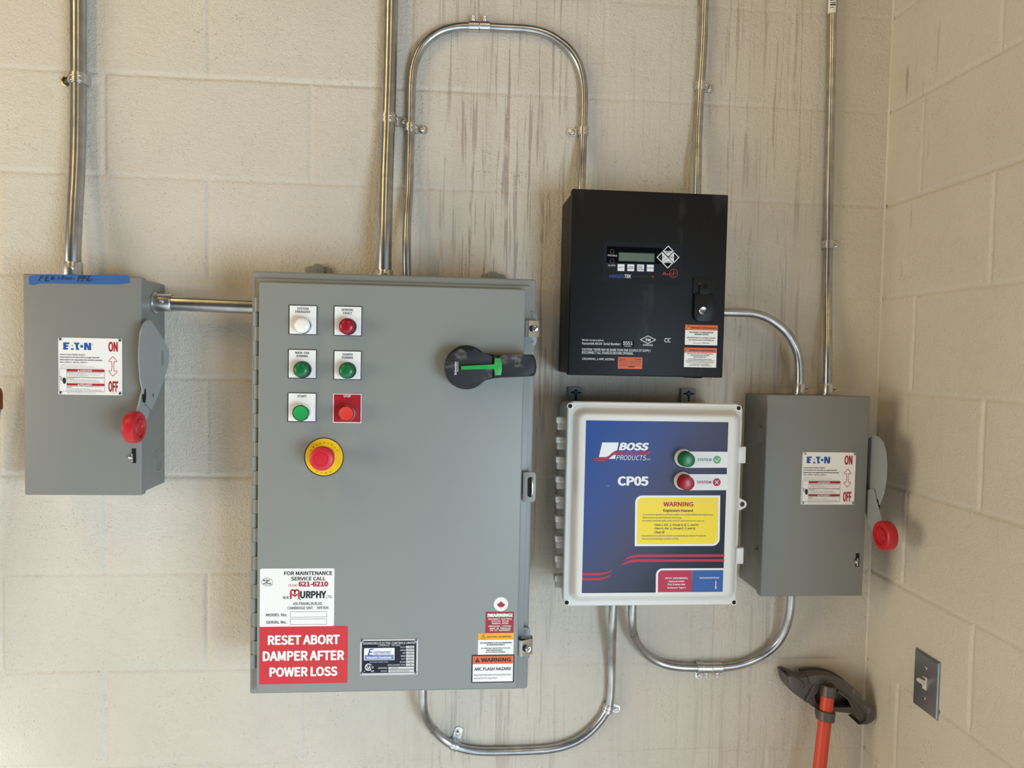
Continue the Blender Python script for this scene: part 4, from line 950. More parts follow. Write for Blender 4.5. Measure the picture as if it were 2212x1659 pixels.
for cx, cy, s, tri_, tx in ((903, 234, 'NEXT', ((-1, 0), (1, 0), (0, -1)), (0, 16)), (897, 378, 'LAST', ((-1, 0), (0, 1), (1, 0)), (0, -10)), (829, 309, 'EXIT', ((0, -1), (-1, 0), (0, 1)), (2, 0)), (972, 311, 'EXECUTE', ((0, -1), (0, 1), (1, 0)), (-4, 0))):
    diamond(cx, cy, 66, W_, 3); k = 50
    p.poly([(cx + a * k, cy + b * k) for a, b in tri_], 'window_black', 4)
    wd = 28 if len(s) == 4 else 54; p.text(s, cx + tx[0] - wd, cy + tx[1] - 9, cx + tx[0] + wd, cy + tx[1] + 9, 'ink_grey', 5, .012, res=2)
p.text('HANSEN', 195, 512, 378, 556, 'print_blue', 2, .005, .25); p.text('TEK', 382, 514, 460, 557, W_, 2, .025, .2)
p.rect(460, 538, 712, 540, 'ink_grey', 2); p.poly([(706, 540), (718, 530), (734, 543), (718, 552)], 'print_red', 3)
p.text('A', 830, 485, 882, 522, 'print_red', 2, .02); p.text('N', 890, 503, 918, 522, 'print_red', 2, .02); p.text('104', 928, 510, 966, 526, 'print_red', 2); p.ring(968, 499, 51, 5, 'print_red', 2); p.rect(917, 497, 1020, 501, 'print_red', 2); p.rect(966, 447, 970, 552, 'print_red', 2)
mb.build('keypad', AP, 'keypad with small grey display')
# slam latch with key lock
mb = MB(); p = Print(mb, YK, *K); p.slab(1200, 556, 1426, 760, 'black_plastic', .003, .003, .0008); lt = mb.build('latch_frame', AP)
mb = MB(); p = Print(mb, YK - .003, *K); p.rect(1247, 588, 1403, 748, 'black_gap', 1); p.ring(1285, 655, 36, 7, 'chrome', 2, 60, 130, 10); sub(mb.build('recess', None), lt)
mb = MB(); p = Print(mb, YK, *K)
l, r, b, t_ = p.rc(1203, 750, 1436, 1078); mb.prism(rr(l, r, b, t_, .011, 8, (1, 0, 0, 1)), YK, YK - .009, 'black_plastic', .0012); p.slab(1267, 638, 1381, 760, 'black_plastic', .008, .001, .0008)
for y in (652, 668, 684): p.rect(1300, y, 1355, y + 5, 'window_black', 46)
lv = mb.build('latch_handle', AP)
mb = MB(); p = Print(mb, YK - .009, *K); c = p.pt(1317, 946); R_ = abs(p.pt(1317 + 46, 946)[0] - c[0])
mb.lathe((c[0], YK - .009, c[1]), (0, -1, 0), [(R_, 0), (R_, .0012), (R_ - .0008, .002), (R_ * .55, .0016), (0, .0016)], 'chrome', 36); p.y = YK - .009 - .0016; p.poly([(1283, 945), (1350, 938), (1345, 962), (1322, 968), (1310, 962), (1288, 958)], 'dark_steel', 2); sub(mb.build('key_lock', None), lv)
# printing on the door
mb = MB(); B = (1230., 700., 200 / 2212); p = Print(mb, YK, *B)
p.text('Neola Corporation', 300, 358, 818, 420, W_, 1, .012); p.text('Hansentek AN104  Serial Number:', 300, 435, 1220, 500, W_, 1, .012); p.text('CAUTION: THERE MAY BE MORE THAN ONE SOURCE OF SUPPLY', 298, 590, 1945, 650, W_, 1, .012)
p.text('DISCONNECT ALL SOURCES BEFORE OPENING.', 298, 658, 1530, 722, W_, 1, .012); p.text('120/240VAC, 1 AMP, 60/50Hz', 300, 806, 1078, 872, W_, 1, .012)
p.line([(1692, 375), (1878, 284), (2062, 378), (1876, 466), (1692, 375)], 17, W_, 1); p.text('FM', 1822, 346, 1940, 418, W_, 1, .025); p.text('APPROVED', 1752, 480, 1997, 526, W_, 1, .012)
p2 = Print(mb, YK, 1190, 380, 410 / 1417); p2.ring(862, 1227, 16, 5, W_, 1, 55, 305, 18); p2.ring(886, 1227, 16, 5, W_, 1, 55, 305, 18); p2.rect(872, 1224, 884, 1229, W_, 1)
mb.build('door_lettering', AP, 'white printing low on the black door')
def serial(p): p.text('5551', 1278, 415, 1510, 500, W_, 1, .015); p.text('Serial Number', 1302, 515, 1476, 537, W_, 1, .02)
sticker('serial_sticker', 'window_black', (1245, 395, 1540, 545), B, YK, AP, serial, .0003)
def safe(p):
    for x, s in ((1180, 'SAFE'), (1562, 'SAFE')):
        p.frame(x, 822, x + 38, 866, 7, 'ink', 1); p.text(s, x + 46, 826, x + 158, 866, 'ink', 1, .02)
    p.text('INTRINSICALLY SAFE CIRCUITS', 1348, 828, 1552, 842, 'ink', 1, res=1); p.text('S\u00c9CURIT\u00c9 INTRINS\u00c8QUE', 1348, 846, 1552, 862, 'ink', 1, res=1)
    p.rect(1172, 884, 1728, 890, 'ink', 1); p.rect(1172, 992, 1728, 998, 'ink', 1)
    for k in range(5):
        p.text('connect per installation drawing of the manufacturer', 1180, 898 + k * 17, 1425 - (40 if k == 4 else 0), 911 + k * 17, 'ink', 1, res=1); p.text('raccorder selon le dessin d\u2019installation du fabricant', 1450, 898 + k * 17, 1718 - k * 8, 911 + k * 17, 'ink', 1, res=1)
    p.text('FENWAL', 1405, 1006, 1560, 1036, 'ink', 1, .03); p.text('Control equipment', 1180, 1008, 1260, 1020, 'ink', 1, res=1); p.text('Ashland, Massachusetts', 1180, 1030, 1335, 1044, 'ink', 1, res=1)
def safe2(p):
    pass
sticker('orange_safety_sticker', 'label_orange', (1158, 793, 1740, 1070), B, YK, AP, safe, .0012)
V = (1470., 690., 90 / 1357)
def warn_top(p, xa, xb, ya, yb, cx, tx, ty):
    p.rect(xa, ya, xb, yb, 'label_orange', 1); tri(p, cx, ya + 14, 132, 158, 'ink', 'label_yellow', 2); p.text('WARNING / AVERTISSEMENT', tx, ty, tx + 850, ty + 42, 'ink', 5, .02)
def w1(p):
    warn_top(p, 150, 1215, 182, 355, 262, 338, 262)
    for s, a, y, b in (('DISCONNECT POWER BEFORE', 280, 402, 1070), ('WORKING WITHIN', 455, 468, 908), ('D\u00c9BRANCHER LE COURANT AVANT', 205, 572, 1130), ('DE TRAVAILLER \u00c0 L\u2019INT\u00c9RIEUR', 265, 648, 1080)): p.text(s, a, y, b, y + 46, 'ink', 2, .015)
    p.text('www.esafe.org', 400, 760, 648, 788, 'ink', 2, .02, res=2); p.text('1-800-555-0100', 692, 762, 935, 786, 'ink', 2, .02, res=2)
sticker('power_warning_sticker', 'label_white', (148, 182, 1205, 838), V, YK, AP, w1, .0006)
def w2(p):
    warn_top(p, 122, 1170, 926, 1086, 216, 290, 994)
    for s, a, y, b in (('THIS UNIT HAS A BACK-UP POWER SUPPLY.', 200, 1108, 1072), ('CIRCUITS MAY STILL BE ALIVE', 322, 1162, 938), ('WHEN POWER IS OFF.', 420, 1214, 852), ('CET APPAREIL DISPOSE D\u2019UN CIRCUIT', 245, 1284, 1020), ('D\u2019ALIMENTATION DE SECOURS, LES CIRCUITS', 168, 1338, 1098), ('PEUVENT ENCORE \u00caTRE \u00c9NERGIS\u00c9S QUAND', 185, 1390, 1090), ('LA TENSION EST SECTIONN\u00c9E.', 318, 1446, 938), ('www.esafe.org   1-800-555-0100', 262, 1492, 995)): p.text(s, a, y, b, y + 30, 'ink', 2, .02, res=2)
sticker('backup_warning_sticker', 'label_white', (118, 926, 1168, 1562), V, YK, AP, w2, .0006)

# ------------------------------------------------------------------ white polycarbonate box
YF, YP = -.160, -.180
wx0, wx1 = (at(1225, 868, YF).x + at(1218, 1307, YF).x) / 2, (at(1603, 872, YF).x + at(1592, 1309, YF).x) / 2
wz1, wz0 = (at(1225, 868, YF).z + at(1603, 872, YF).z) / 2, (at(1218, 1307, YF).z + at(1592, 1309, YF).z) / 2
WP = thing('interface_enclosure', 'white plastic wall box with a blue printed front under the black box', 'control box', ((wx0 + wx1) / 2, 0, wz0))
mb = MB(); mb.prism(rr(wx0 + .008, wx1 - .008, wz0 + .008, wz1 - .008, .012), -.010, -.130, 'polycarbonate', .002); mb.prism(rr(wx0 + .002, wx1 - .002, wz0 + .002, wz1 - .001, .014), -.126, -.144, 'polycarbonate', .0015); mb.build('enclosure', WP)
# cover: flange, then a softly rounded step up to the raised face
mb = MB()
fl_l, fl_r = at(1231.5, 1080, YF).x, at(1596.5, 1080, YF).x; fl_t, fl_b = at(1412, 881.5, YF).z, at(1405, 1297.5, YF).z
in_l, in_r = at(1254, 1080, YP).x, at(1580.5, 1080, YP).x; in_t, in_b = at(1412, 900.5, YP).z, at(1405, 1284, YP).z
layers = [((wx0, wx1, wz0, wz1), .014, -.145), ((wx0, wx1, wz0, wz1), .014, YF + .002), ((wx0 + .002, wx1 - .002, wz0 + .002, wz1 - .002), .0125, YF), ((fl_l, fl_r, fl_b, fl_t), .022, YF)]
for k in range(1, 9):
    t_ = k / 8; e = t_ * t_ * (3 - 2 * t_); hgt = YF + (YP - YF) * (t_ ** 1.0 if 0 < t_ < 1 else t_)
    f_ = t_
    layers.append((tuple(a + (b - a) * (f_ ** 1.15) for a, b in zip((fl_l, fl_r, fl_b, fl_t), (in_l, in_r, in_b, in_t))), .022 - .013 * f_, YF + (YP - YF) * (1 - (1 - e) ** 1.2)))
rings = []
for (a, b, c, d), r_, y in layers:
    o = len(mb.v); P_ = rr(a, b, c, d, r_, 8); mb.v += [(x, y, z) for x, z in P_]; rings.append(list(range(o, o + len(P_))))
k = mb.mi('polycarbonate')
for A, B_ in zip(rings, rings[1:]):
    for i in range(len(A)): mb.f.append([A[i], B_[i], B_[(i + 1) % len(A)], A[(i + 1) % len(A)]][::-1]); mb.m.append(k)
mb.f.append(rings[-1]); mb.m.append(k); mb.f.append(rings[0][::-1]); mb.m.append(k)
b = bmesh.new(); bmv = [b.verts.new(q) for q in mb.v]
for f in mb.f: b.faces.new([bmv[i] for i in f])
bmesh.ops.recalc_face_normals(b, faces=b.faces); mb = MB(); mb.bm(b, 'polycarbonate'); mb.build('cover', WP, smooth=40)
for q in ((1231.5, 877), (1595.5, 881.5), (1585.5, 1301), (1224, 1301.5)):
    c = at(q[0], q[1], YF); mb = MB(); mb.lathe((c.x, YF, c.z), (0, -1, 0), [(.0062, 0), (.0060, .0008), (.0044, .0010), (.0040, .0002)], 'polycarbonate', 28); mb.lathe((c.x, YF - .0001, c.z), (0, -1, 0), [(.0041, 0), (.0036, .0004), (0, .0004)], 'black_gap', 24); mb.build('cover_screw', WP)
# printed face
F = (1180., 820., 460 / 1496)
mb = MB(); p = Print(mb, YP, *F)
l, r_, t_, b_ = at(1261.5, 1090, YP).x, at(1567.5, 1090, YP).x, at(1417, 910, YP).z, at(1411, 1280, YP).z
class Fit(Print):      # crop coordinates squared up to the printed rectangle
    def pt(self, x, y):
        # left and right edges of the print lean in the crop; straighten them
        v = (y - 293) / (1499 - 293); xl = 274 - 16 * v; xr = 1272 - 25 * v; u = (x - xl) / (xr - xl); yt_ = 289 + 9 * u; yb_ = 1499 - 1 * u; vv = (y - yt_) / (yb_ - yt_)
        return (l + (r_ - l) * u, t_ + (b_ - t_) * vv)
mb.prism(rr(l, r_, b_, t_, 0), YP, YP - .0003, 'decal_gradient')
p = Fit(mb, YP - .0003, *F); WH = 'decal_white'
for yc, tx, mcol, s in ((561, 'text_green', 'tick_green', 'ok'), (719, 'decal_red', 'decal_red', 'no')):
    p.poly([(1270, yc - 56), (1270, yc + 56)] + [(985 + 57 * math.cos(math.radians(k)), yc - 57 * math.sin(math.radians(k))) for k in range(270, 89, -15)], WH, 1)
    p.text('SYSTEM', 1052, yc - 10, 1155, yc + 10, tx, 2, .02); p.disc(1194, yc, 27.5, mcol, 2)
    if s == 'ok': p.line([(1180, yc - 2), (1191, yc + 13), (1211, yc - 12)], 5, WH, 3)
    else: p.line([(1182, yc - 13), (1206, yc + 13)], 5, WH, 3); p.line([(1206, yc - 13), (1182, yc + 13)], 5, WH, 3.3)
def tag_shape(xa, ya, xb, yb, r1, r2, m, layer):     # rounded at top left and bottom right
    pts = [(xa + r1 - r1 * math.cos(math.radians(k)), ya + r1 - r1 * math.sin(math.radians(k))) for k in range(0, 91, 15)] + [(xb, ya)] + [(xb - r2 + r2 * math.cos(math.radians(k)), yb - r2 + r2 * math.sin(math.radians(k))) for k in range(0, 91, 15)] + [(xa, yb)] if r2 else [(xa + r1 - r1 * math.cos(math.radians(k)), ya + r1 - r1 * math.sin(math.radians(k))) for k in range(0, 91, 15)] + [(xb, ya), (xb, yb), (xa, yb)]
    p.poly(pts, m, layer)
tag_shape(621, 812, 1220, 1169, 48, 52, WH, 1); tag_shape(636, 828, 1206, 1154, 36, 40, 'decal_yellow', 2)
p.text('WARNING', 818, 857, 1029, 890, 'decal_red', 3, .025); p.text('Explosion Hazard', 818, 908, 1027, 932, 'ink', 3, .022)
for s, a, y, b in (('To prevent ignition of flammable or combustible atmospheres,', 673, 940, 1171), ('disconnect power before servicing.', 672, 961, 950), ('Provides intrinsically safe circuit extensions for use in:', 672, 983, 1109), ('Hazardous locations when connected per Boss Products', 670, 1089, 1121), ('electrical drawing number CP05.', 670, 1110, 929)): p.text(s, a, y, b, y + 16, 'ink_grey', 3, .006, res=2)
for s, y, b in (('Class I, Div. 1, Group A, B, C, and D;', 1011, 1069), ('Class II, Div. 1, Group E, F, and G;', 1036, 1047), ('Class III', 1061, 828)): p.text(s, 757, y, b, y + 18, 'ink', 3, .018, .2, res=2)
def swoosh(a0, a1, top):
    # a0..a1: tapering tail then a level band to the edge
    p.poly(a0 + a1, 'decal_red', 1)
swoosh([(543, 1271), (565, 1252), (590, 1239), (620, 1231), (655, 1227.5), (1255, 1229)], [(1255, 1247), (655, 1246), (620, 1249), (590, 1254), (565, 1262)], 0)
swoosh([(518, 1309), (540, 1290), (565, 1276), (600, 1265), (640, 1261.5), (1254, 1263)], [(1254, 1281), (640, 1280), (600, 1284), (565, 1292), (540, 1300)], 0)
swoosh([(261, 1356), (380, 1356), (410, 1353), (445, 1345), (478, 1332)], [(458, 1348), (430, 1361), (405, 1369), (380, 1373), (260, 1374)], 0)
swoosh([(260, 1391), (370, 1391), (400, 1388), (435, 1379), (468, 1362)], [(448, 1381), (420, 1396), (395, 1405), (370, 1409), (259, 1409)], 0)
tag_shape(772, 1327, 1252, 1499, 46, 0, WH, 1); tag_shape(787, 1341, 1028, 1496, 32, 0, 'decal_red', 2); p.rect(1028, 1341, 1247, 1496, 'decal_blue', 2)
for s, a, y, b in (('INPUT: 120V/1\u00d8/60Hz,', 838, 1389, 998), ('Optional 24VDC', 862, 1412, 974), ('FLA: 5 Amps Max', 856, 1434, 980), ('Enclosure: Type 4', 855, 1457, 982)): p.text(s, a, y, b, y + 16, WH, 3, .02)
p.text('Intrinsically Safe Circuits', 1080, 1388, 1219, 1403, WH, 3, .02); p.rect(1193, 1416, 1199, 1464, WH, 3); p.poly([(1188, 1460), (1204, 1460), (1196, 1479)], WH, 3)
# maker's mark
G = (1260., 920., 180 / 1991); k_ = (180 / 1991) / (460 / 1496)
class Mark(Fit):
    def pt(self, x, y): return Fit.pt(self, (1260 - 1180) / (460 / 1496) + x * k_, (920 - 820) / (460 / 1496) + y * k_)
q = Mark(mb, YP - .0003)
q.poly([(432, 397), (820, 397), (785, 582), (742, 594), (690, 622), (650, 655), (610, 695), (575, 722), (535, 738), (490, 743), (355, 743)], WH, 1)
q.poly([(575, 785), (610, 745), (650, 715), (700, 694), (755, 686), (738, 785)], WH, 1)
for dy, xe in ((0, 1590), (44, 1550)):
    q.poly([(272 - dy * .2, 762 + dy), (470, 762 + dy), (530, 752 + dy * .9), (580, 730 + dy * .8), (625, 690 + dy * .7), (665, 650 + dy * .7), (705, 622 + dy * .8), (755, 607 + dy), (xe, 607 + dy), (xe - 10, 634 + dy), (765, 634 + dy), (720, 646 + dy), (680, 672 + dy * .8), (640, 712 + dy * .7), (590, 752 + dy * .7), (540, 774 + dy * .8), (480, 788 + dy), (265 - dy * .2, 788 + dy)], 'decal_red', 2)
q.text('BOSS', 822, 397, 1538, 586, WH, 3, .04, .22); q.text('PRODUCTS', 765, 698, 1475, 815, WH, 3, -.002, .22); q.text('LLC', 1480, 765, 1582, 816, WH, 3, 0, .22); q.text('CP05', 805, 1197, 1537, 1425, WH, 3, .034); q.disc(580, 1427, 9, WH, 3)
mb.build('printed_face', WP, 'blue printed front sheet')
for (u, v, m) in ((1486, 993.7, 'lens_green'), (1484.7, 1044, 'lens_red')):
    ln = .033; c = at(u, v, YP - ln + .004); mb = MB(); mb.lathe((c.x, YP - .0004, c.z), (0, -1, 0), [(.0172, 0), (.0172, .003), (.0150, .0035), (.0148, .012)], 'polycarbonate_aged', 40); o = mb.build('pilot_light', WP)
    mb = MB(); mb.lathe((c.x, YP - .0004, c.z), (0, -1, 0), [(.0138, .008), (.0138, ln - .006), (.0134, ln - .0025), (.0122, ln - .0008), (.0112, ln - .0012), (.007, ln - .0002), (0, ln)], m, 48); sub(mb.build('lens', None), o)
# hinge hooks down the left edge
for i in range(9):
    s = i / 8; u = 1212 - 9 * s * .45; v = 900.6 + (1242 - 900.6) * s
    yh = -.128; a, b2 = at(1201 - 3.6 * s, v, yh), at(1224 - 5 * s, v + 13, yh); lo = at(1214, v + 28, yh).z
    mb = MB(); mb.prism(rr(a.x, b2.x + .014, b2.z, a.z, .002, 4), yh + .012, yh - .006, 'polycarbonate_aged', .0015)
    mb.prism(rr(a.x + .0038, b2.x + .014, lo, b2.z + .001, .001, 3), yh + .016, yh, 'polycarbonate_aged', .0008)
    mb.lathe((a.x + .0055, yh + .004, lo + .002), (0, 0, 1), [(0, 0), (.003, 0), (.003, a.z - lo - .001), (0, a.z - lo - .001)], 'polycarbonate_aged', 12)
    mb.build('hinge_hook', WP)
# latches and padlock eye on the right edge
for (ua, ub, va, vb) in ((1595, 1611, 965, 1001), (1590.5, 1606, 1184, 1218.5)):
    yl = -.168; a, b2 = at(ua, va, yl), at(ub, vb, yl); mb = MB(); mb.box(a.x, b2.x, yl + .009, yl, b2.z, a.z, 'polycarbonate', .0018, 3)
    vs = [(b2.x - .0015, yl + .002, a.z), (b2.x, yl + .002, a.z), (wx1 + .001, -.105, a.z + .003), (wx1 - .001, -.105, a.z + .003)]; n = 4
    vs += [(x, y, b2.z if y > -.15 else b2.z) for x, y, z in vs]
    mb.add(vs, [[0, 1, 2, 3], [7, 6, 5, 4], [0, 4, 5, 1], [1, 5, 6, 2], [2, 6, 7, 3], [3, 7, 4, 0]], 'polycarbonate'); mb.build('cover_latch', WP)
yl = -.150; c = at(1603.6, 1089.5, yl); mb = MB(); ro, ri = .0088, .0052
oc = [(wx1 - .004, c.z + .0155), (wx1, c.z + .0155)][::1]
outer = [(c.x + ro * math.cos(math.radians(k)), c.z + ro * math.sin(math.radians(k))) for k in range(-60, 61, 10)]
hole = [(c.x + ri * math.cos(math.radians(k)), c.z + ri * math.sin(math.radians(k))) for k in range(0, 360, 15)]
poly = [(wx1 - .003, c.z - .0155)] + outer + [(wx1 - .003, c.z + .0155)]
# ring with a web: bridge the outline to the hole
def holed(mb, outer, hole, y0, y1, m):
    b = bmesh.new(); E_ = []
    for pl in (outer, hole):
        vv = [b.verts.new((x, y1, z)) for x, z in pl]; E_ += [b.edges.new((vv[i], vv[(i + 1) % len(vv)])) for i in range(len(vv))]
    res = bmesh.ops.triangle_fill(b, use_beauty=True, use_dissolve=False, edges=E_, normal=(0, -1, 0))
    for f in list(b.faces):
        cx_, cz_ = f.calc_center_median().x, f.calc_center_median().z
        if math.hypot(cx_ - sum(h[0] for h in hole) / len(hole), cz_ - sum(h[1] for h in hole) / len(hole)) < min(math.hypot(h[0] - sum(k[0] for k in hole) / len(hole), h[1] - sum(k[1] for k in hole) / len(hole)) for h in hole) * .8: b.faces.remove(f)
    ext = bmesh.ops.extrude_face_region(b, geom=list(b.faces)); bmesh.ops.translate(b, vec=(0, y0 - y1, 0), verts=[g for g in ext['geom'] if isinstance(g, bmesh.types.BMVert)])
    bmesh.ops.recalc_face_normals(b, faces=b.faces); mb.bm(b, m)
holed(mb, poly, hole, yl + .004, yl, 'polycarbonate'); mb.build('padlock_eye', WP)
for (ua, ub, va) in ((1229, 1259.5, 836.3), (1472.5, 1503.5, 839)):
    yb = -.010; a, b2 = at(ua, va, yb), at(ub, va, yb); x0, x1, zt = a.x, b2.x, (a.z + b2.z) / 2
    mb = MB(); mb.prism(rr(x0, x1, zt - .055, zt, .0025), 0, yb, 'foot_grey', .0008); ft = mb.build('mounting_foot', WP)
    mb = MB(); cx, cz = (x0 + x1) / 2, zt - .0115; mb.flat(rr(cx - .012, cx + .012, cz - .0014, cz + .0014, .0012), yb - .0003, 'black_gap'); mb.flat(rr(cx - .0018, cx + .0018, cz - .017, cz + .007, .0012), yb - .00045, 'black_gap'); sub(mb.build('slot', None), ft)
    mb = MB(); mb.lathe((cx, yb - .0005, cz), (0, -1, 0), [(.0054, 0), (.0054, .0012), (.0042, .0022), (0, .0024)], 'screw_blue', 20); sub(mb.build('screw', None), ft)

# ------------------------------------------------------------------ hand bender leaning in the corner
bc = at(1779, 1519, -.040)
top = at(1789.5, 1488, -.058); mid = at(1777, 1600, -.072); d = (mid - top); foot = top + d * (top.z / -d.z) ; foot.z = .0
BN = thing('conduit_bender', 'hand pipe bender with an orange handle and dark iron head in the corner', 'pipe bender', (foot.x, foot.y, 0))
rh_ = .0137; hd = (foot - top).normalized()
mb = MB(); mb.tube([top - hd * .005, top + hd * .3, foot - hd * .002], rh_, 'bender_handle', 28); mb.build('handle', BN, 'orange tube handle')
C5 = (1660., 1360., 420 / 2212)
YH = -.048
def bp(x, y, dep=YH): q = at(C5[0] + x * C5[2], C5[1] + y * C5[2], dep); return (q.x, q.z)
head = MB()
outer = [(200, 520), (245, 512), (300, 532), (355, 548), (385, 555), (440, 536), (500, 525), (560, 519), (620, 518), (680, 524), (740, 540), (800, 562), (850, 588), (900, 618), (950, 657), (1000, 705), (1050, 755), (1100, 812), (1145, 868), (1178, 920), (1190, 960), (1185, 1010), (1150, 1045), (1102, 1068), (1040, 1046), (1004, 1012), (975, 975), (930, 955), (870, 945), (760, 935), (640, 920), (560, 905), (490, 865), (420, 812), (340, 762), (285, 722), (250, 690), (225, 630), (208, 570)]
web = [(520, 760), (560, 700), (640, 680), (760, 690), (830, 720), (900, 780), (950, 850), (925, 880), (840, 880), (740, 880), (600, 870), (545, 830)]
P_ = [bp(*q) for q in outer][::-1]; Wb = [bp(*q) for q in web][::-1]
def hollow(mb, outer, hole, y0, y1, m):
    b = bmesh.new(); E_ = []
    for pl in (outer, hole):
        vv = [b.verts.new((x, y1, z)) for x, z in pl]; E_ += [b.edges.new((vv[i], vv[(i + 1) % len(vv)])) for i in range(len(vv))]
    bmesh.ops.triangle_fill(b, use_beauty=True, use_dissolve=False, edges=E_, normal=(0, -1, 0))
    hx = [p_[0] for p_ in hole]; hz_ = [p_[1] for p_ in hole]
    def inside(x, z):
        r_ = False; n = len(hole)
        for i in range(n):
            (xa, za), (xb, zb) = hole[i], hole[(i + 1) % n]
            if (za > z) != (zb > z) and x < (xb - xa) * (z - za) / (zb - za) + xa: r_ = not r_
        return r_
    for f in list(b.faces):
        c = f.calc_center_median()
        if inside(c.x, c.z): b.faces.remove(f)
    ext = bmesh.ops.extrude_face_region(b, geom=list(b.faces)); bmesh.ops.translate(b, vec=(0, y0 - y1, 0), verts=[g for g in ext['geom'] if isinstance(g, bmesh.types.BMVert)])
    bmesh.ops.recalc_face_normals(b, faces=b.faces); mb.bm(b, m)
hollow(head, P_, Wb, -.020, YH, 'bender_iron')                       # side plate with the open web
# grooved rim: two flanges with the tube groove between them, a little proud of the plate
rim_o = outer[5:24]; 
def rim(y0, y1, off, m='bender_iron', tk=62):
    cen = bp(600, 1080); A = []; B_ = []
    for q in rim_o:
        x, z = bp(*q); d_ = Vector((cen[0] - x, cen[1] - z)).normalized(); A.append((x - d_.x * off, z - d_.y * off)); B_.append((x + d_.x * .018, z + d_.y * .018))
    head.prism((A + B_[::-1])[::-1], y0, y1, m)
rim(-.010, -.018, .002); rim(-.018, -.040, -.004); rim(-.040, YH - .004, .002)
# raised ribs and the stepped hook
for a_, b_ in (((415, 815), (530, 595)), ((560, 880), (960, 885)), ((780, 690), (905, 790)), ((905, 790), (1010, 1000))):
    (xa, za), (xb, zb) = bp(*a_), bp(*b_); d_ = Vector((xb - xa, zb - za)); n_ = Vector((-d_.y, d_.x)).normalized() * .0022
    head.prism([(xa - n_.x, za - n_.y), (xb - n_.x, zb - n_.y), (xb + n_.x, zb + n_.y), (xa + n_.x, za + n_.y)], YH + .002, YH - .005, 'bender_iron', .0012)
hook = [(200, 520), (245, 512), (330, 545), (400, 600), (410, 640), (350, 650), (300, 700), (262, 700), (225, 630)]
head.prism([bp(*q) for q in hook][::-1], -.006, YH - .006, 'bender_iron', .003)
back_web = [(500, 740), (700, 670), (870, 740), (960, 860), (900, 900), (600, 890), (520, 840)]
head.prism([bp(*q) for q in back_web][::-1], -.022, -.030, 'bender_iron')
# cast marks near the rim
for x, y, s in ((970, 705, '6'), (1080, 790, '9'), (1140, 925, '0')):
    pr = Print(head, YH - .004, *C5); pr.text(s, x - 18, y - 22, x + 18, y + 22, 'bender_mark', 2, .02)
pr = Print(head, YH - .004, *C5); pr.line([(1010, 740), (1050, 770), (1100, 780)], 7, 'bender_mark', 2); pr.line([(1085, 860), (1125, 900), (1160, 905)], 7, 'bender_mark', 2); pr.line([(660, 600), (720, 585), (740, 600)], 8, 'bender_mark', 2)
hm = head.build('head', BN, 'dark cast iron bending shoe')
def collar(y, wpx, hpx, cap):
    """cast socket round the handle, y = its height in the crop"""
    z = at(1780, C5[1] + y * C5[2], -.062).z; c = top + hd * ((top.z - z) / -hd.z); k = C5[2] / 1060.; h = hpx * k; R_ = wpx * k * .5; mb = MB()
    s0 = c - hd * h / 2
    mb.lathe(s0, hd, [(0 if cap else rh_ + .0002, 0), (R_ - .0012, 0), (R_, .0012), (R_, h - .0012), (R_ - .0012, h), (rh_ + .0002, h)], 'bender_iron', 36)
    mb.box(c.x - R_ * .7, c.x + R_ * .7, YH + .004, c.y + .002, c.z - h * .4, c.z + h * .4, 'bender_iron', .001)
    mb.build('socket_collar', BN)
collar(708, 178, 130, True); collar(966, 214, 112, False)

# ------------------------------------------------------------------ light switch on the right wall
ya, yb, za, zb = -.1705, -.2418, -1.4392 + Z0, -1.3255 + Z0; yc = (ya + yb) / 2; zc = (za + zb) / 2
LS = thing('light_switch', 'stainless wall plate with an ivory toggle switch on the right wall', 'light switch', (0, yc, za))
def on_side(mb, pts, x0, x1, m, bev=0):          # outline (y, z) on the right wall
    b = bmesh.new(); A = [b.verts.new((x1, y, z)) for y, z in pts]; B_ = [b.verts.new((x0, y, z)) for y, z in pts]; n = len(pts); ff = b.faces.new(A); b.faces.new(B_[::-1])
    for i in range(n): b.faces.new((A[i], B_[i], B_[(i + 1) % n], A[(i + 1) % n]))
    if bev: bmesh.ops.bevel(b, geom=list(ff.edges), offset=bev, segments=3, affect='EDGES', clamp_overlap=True)
    bmesh.ops.recalc_face_normals(b, faces=b.faces); mb.bm(b, m)
mb = MB(); on_side(mb, [(ya, za), (yb, za), (yb, zb), (ya, zb)], 0, -.0050, 'plate_steel', .0026); pl = mb.build('wall_plate', LS, 'brushed steel plate')
for s_ in (1, -1):
    mb = MB(); mb.lathe((-.0050, yc, zc + s_ * .0302), (-1, 0, 0), [(.0036, 0), (.0034, .0006), (.0022, .0012), (0, .0013)], 'chrome', 20); mb.box(-.0070, -.0066, yc + .0026, yc - .0026, zc + s_ * .0302 - .0004, zc + s_ * .0302 + .0004, 'black_gap'); sub(mb.build('screw', None), pl)
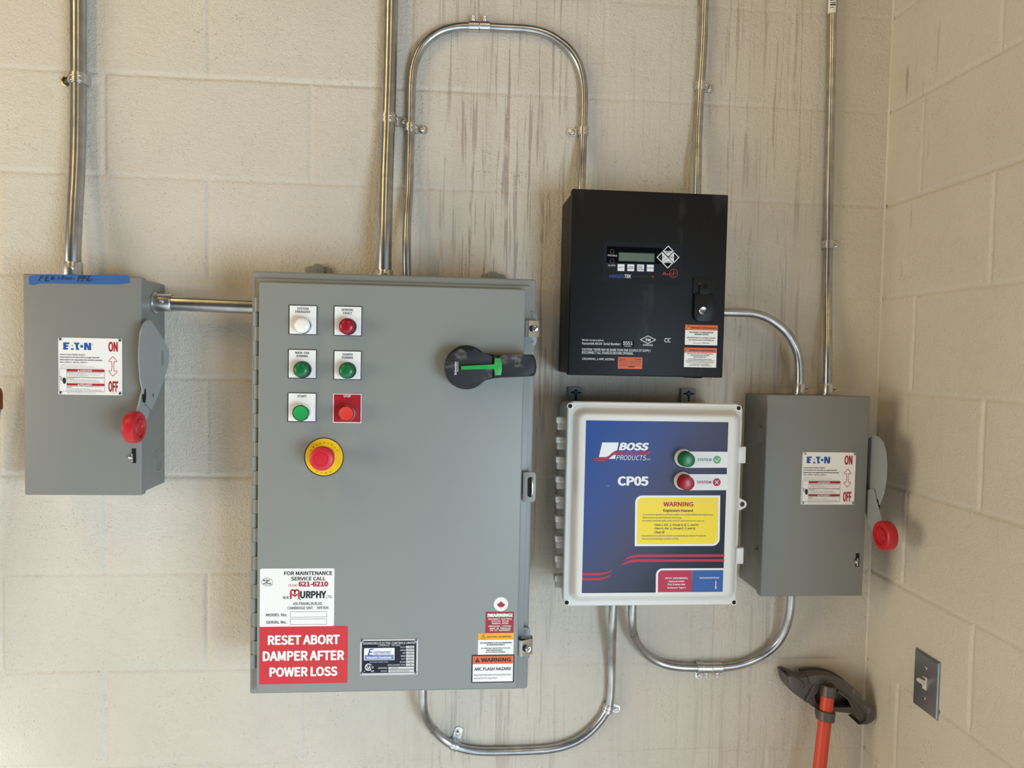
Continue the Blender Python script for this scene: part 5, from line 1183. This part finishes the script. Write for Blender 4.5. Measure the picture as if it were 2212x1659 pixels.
mb = MB(); on_side(mb, [(yc + .0052, zc - .0122), (yc - .0052, zc - .0122), (yc - .0052, zc + .0122), (yc + .0052, zc + .0122)], -.005, -.0075, 'ivory', .0006); mb.box(-.0077, -.0074, yc + .0034, yc - .0034, zc - .0005, zc + .0095, 'black_gap'); tb = mb.build('toggle_frame', LS)
mb = MB(); a_ = math.radians(28); dv = Vector((-math.cos(a_), 0, math.sin(a_)))
b0 = Vector((-.006, yc, zc + .0005))
vs = []
for s_, hw, hh in ((0, .0034, .0056), (.012, .0030, .0042), (.0165, .0026, .0034), (.018, .0018, .0022)):
    c = b0 + dv * s_; upv = Vector((math.sin(a_), 0, math.cos(a_)))
    vs += [c + upv * hh + Vector((0, hw, 0)), c + upv * hh - Vector((0, hw, 0)), c - upv * hh - Vector((0, hw, 0)), c - upv * hh + Vector((0, hw, 0))]
b = bmesh.new(); bv = [b.verts.new(q) for q in vs]
for i in range(3):
    for k in range(4): b.faces.new((bv[i * 4 + k], bv[i * 4 + (k + 1) % 4], bv[i * 4 + 4 + (k + 1) % 4], bv[i * 4 + 4 + k]))
b.faces.new(bv[:4]); b.faces.new(bv[12:]); bmesh.ops.recalc_face_normals(b, faces=b.faces); bmesh.ops.bevel(b, geom=list(b.edges), offset=.0008, segments=2, affect='EDGES'); mb.bm(b, 'ivory'); sub(mb.build('toggle', None), tb)

# ------------------------------------------------------------------ tool at the left edge of the view
e1, e2 = at(1, 836, -.03), at(1, 884, -.03)
TL = thing('tool_shaft', 'brown-tipped grey tool shaft leaning on the wall at the left photo edge', 'tool', (e1.x - .32, -.14, 0))
xt = e1.x - .0085; mb = MB(); mb.lathe((xt, -.03, e2.z), (0, 0, 1), [(.0105, 0), (.0112, .004), (.0112, e1.z - e2.z - .012), (.0085, e1.z - e2.z - .003), (0, e1.z - e2.z)], 'brown_grip', 24); mb.build('grip', TL)
mb = MB(); mb.tube([(xt, -.03, e2.z + .004), (xt - .03, -.034, e2.z - .15), (xt - .32, -.14, .002)], .0095, 'handle_zinc', 20); mb.build('shaft', TL)
bpy.context.view_layer.update()
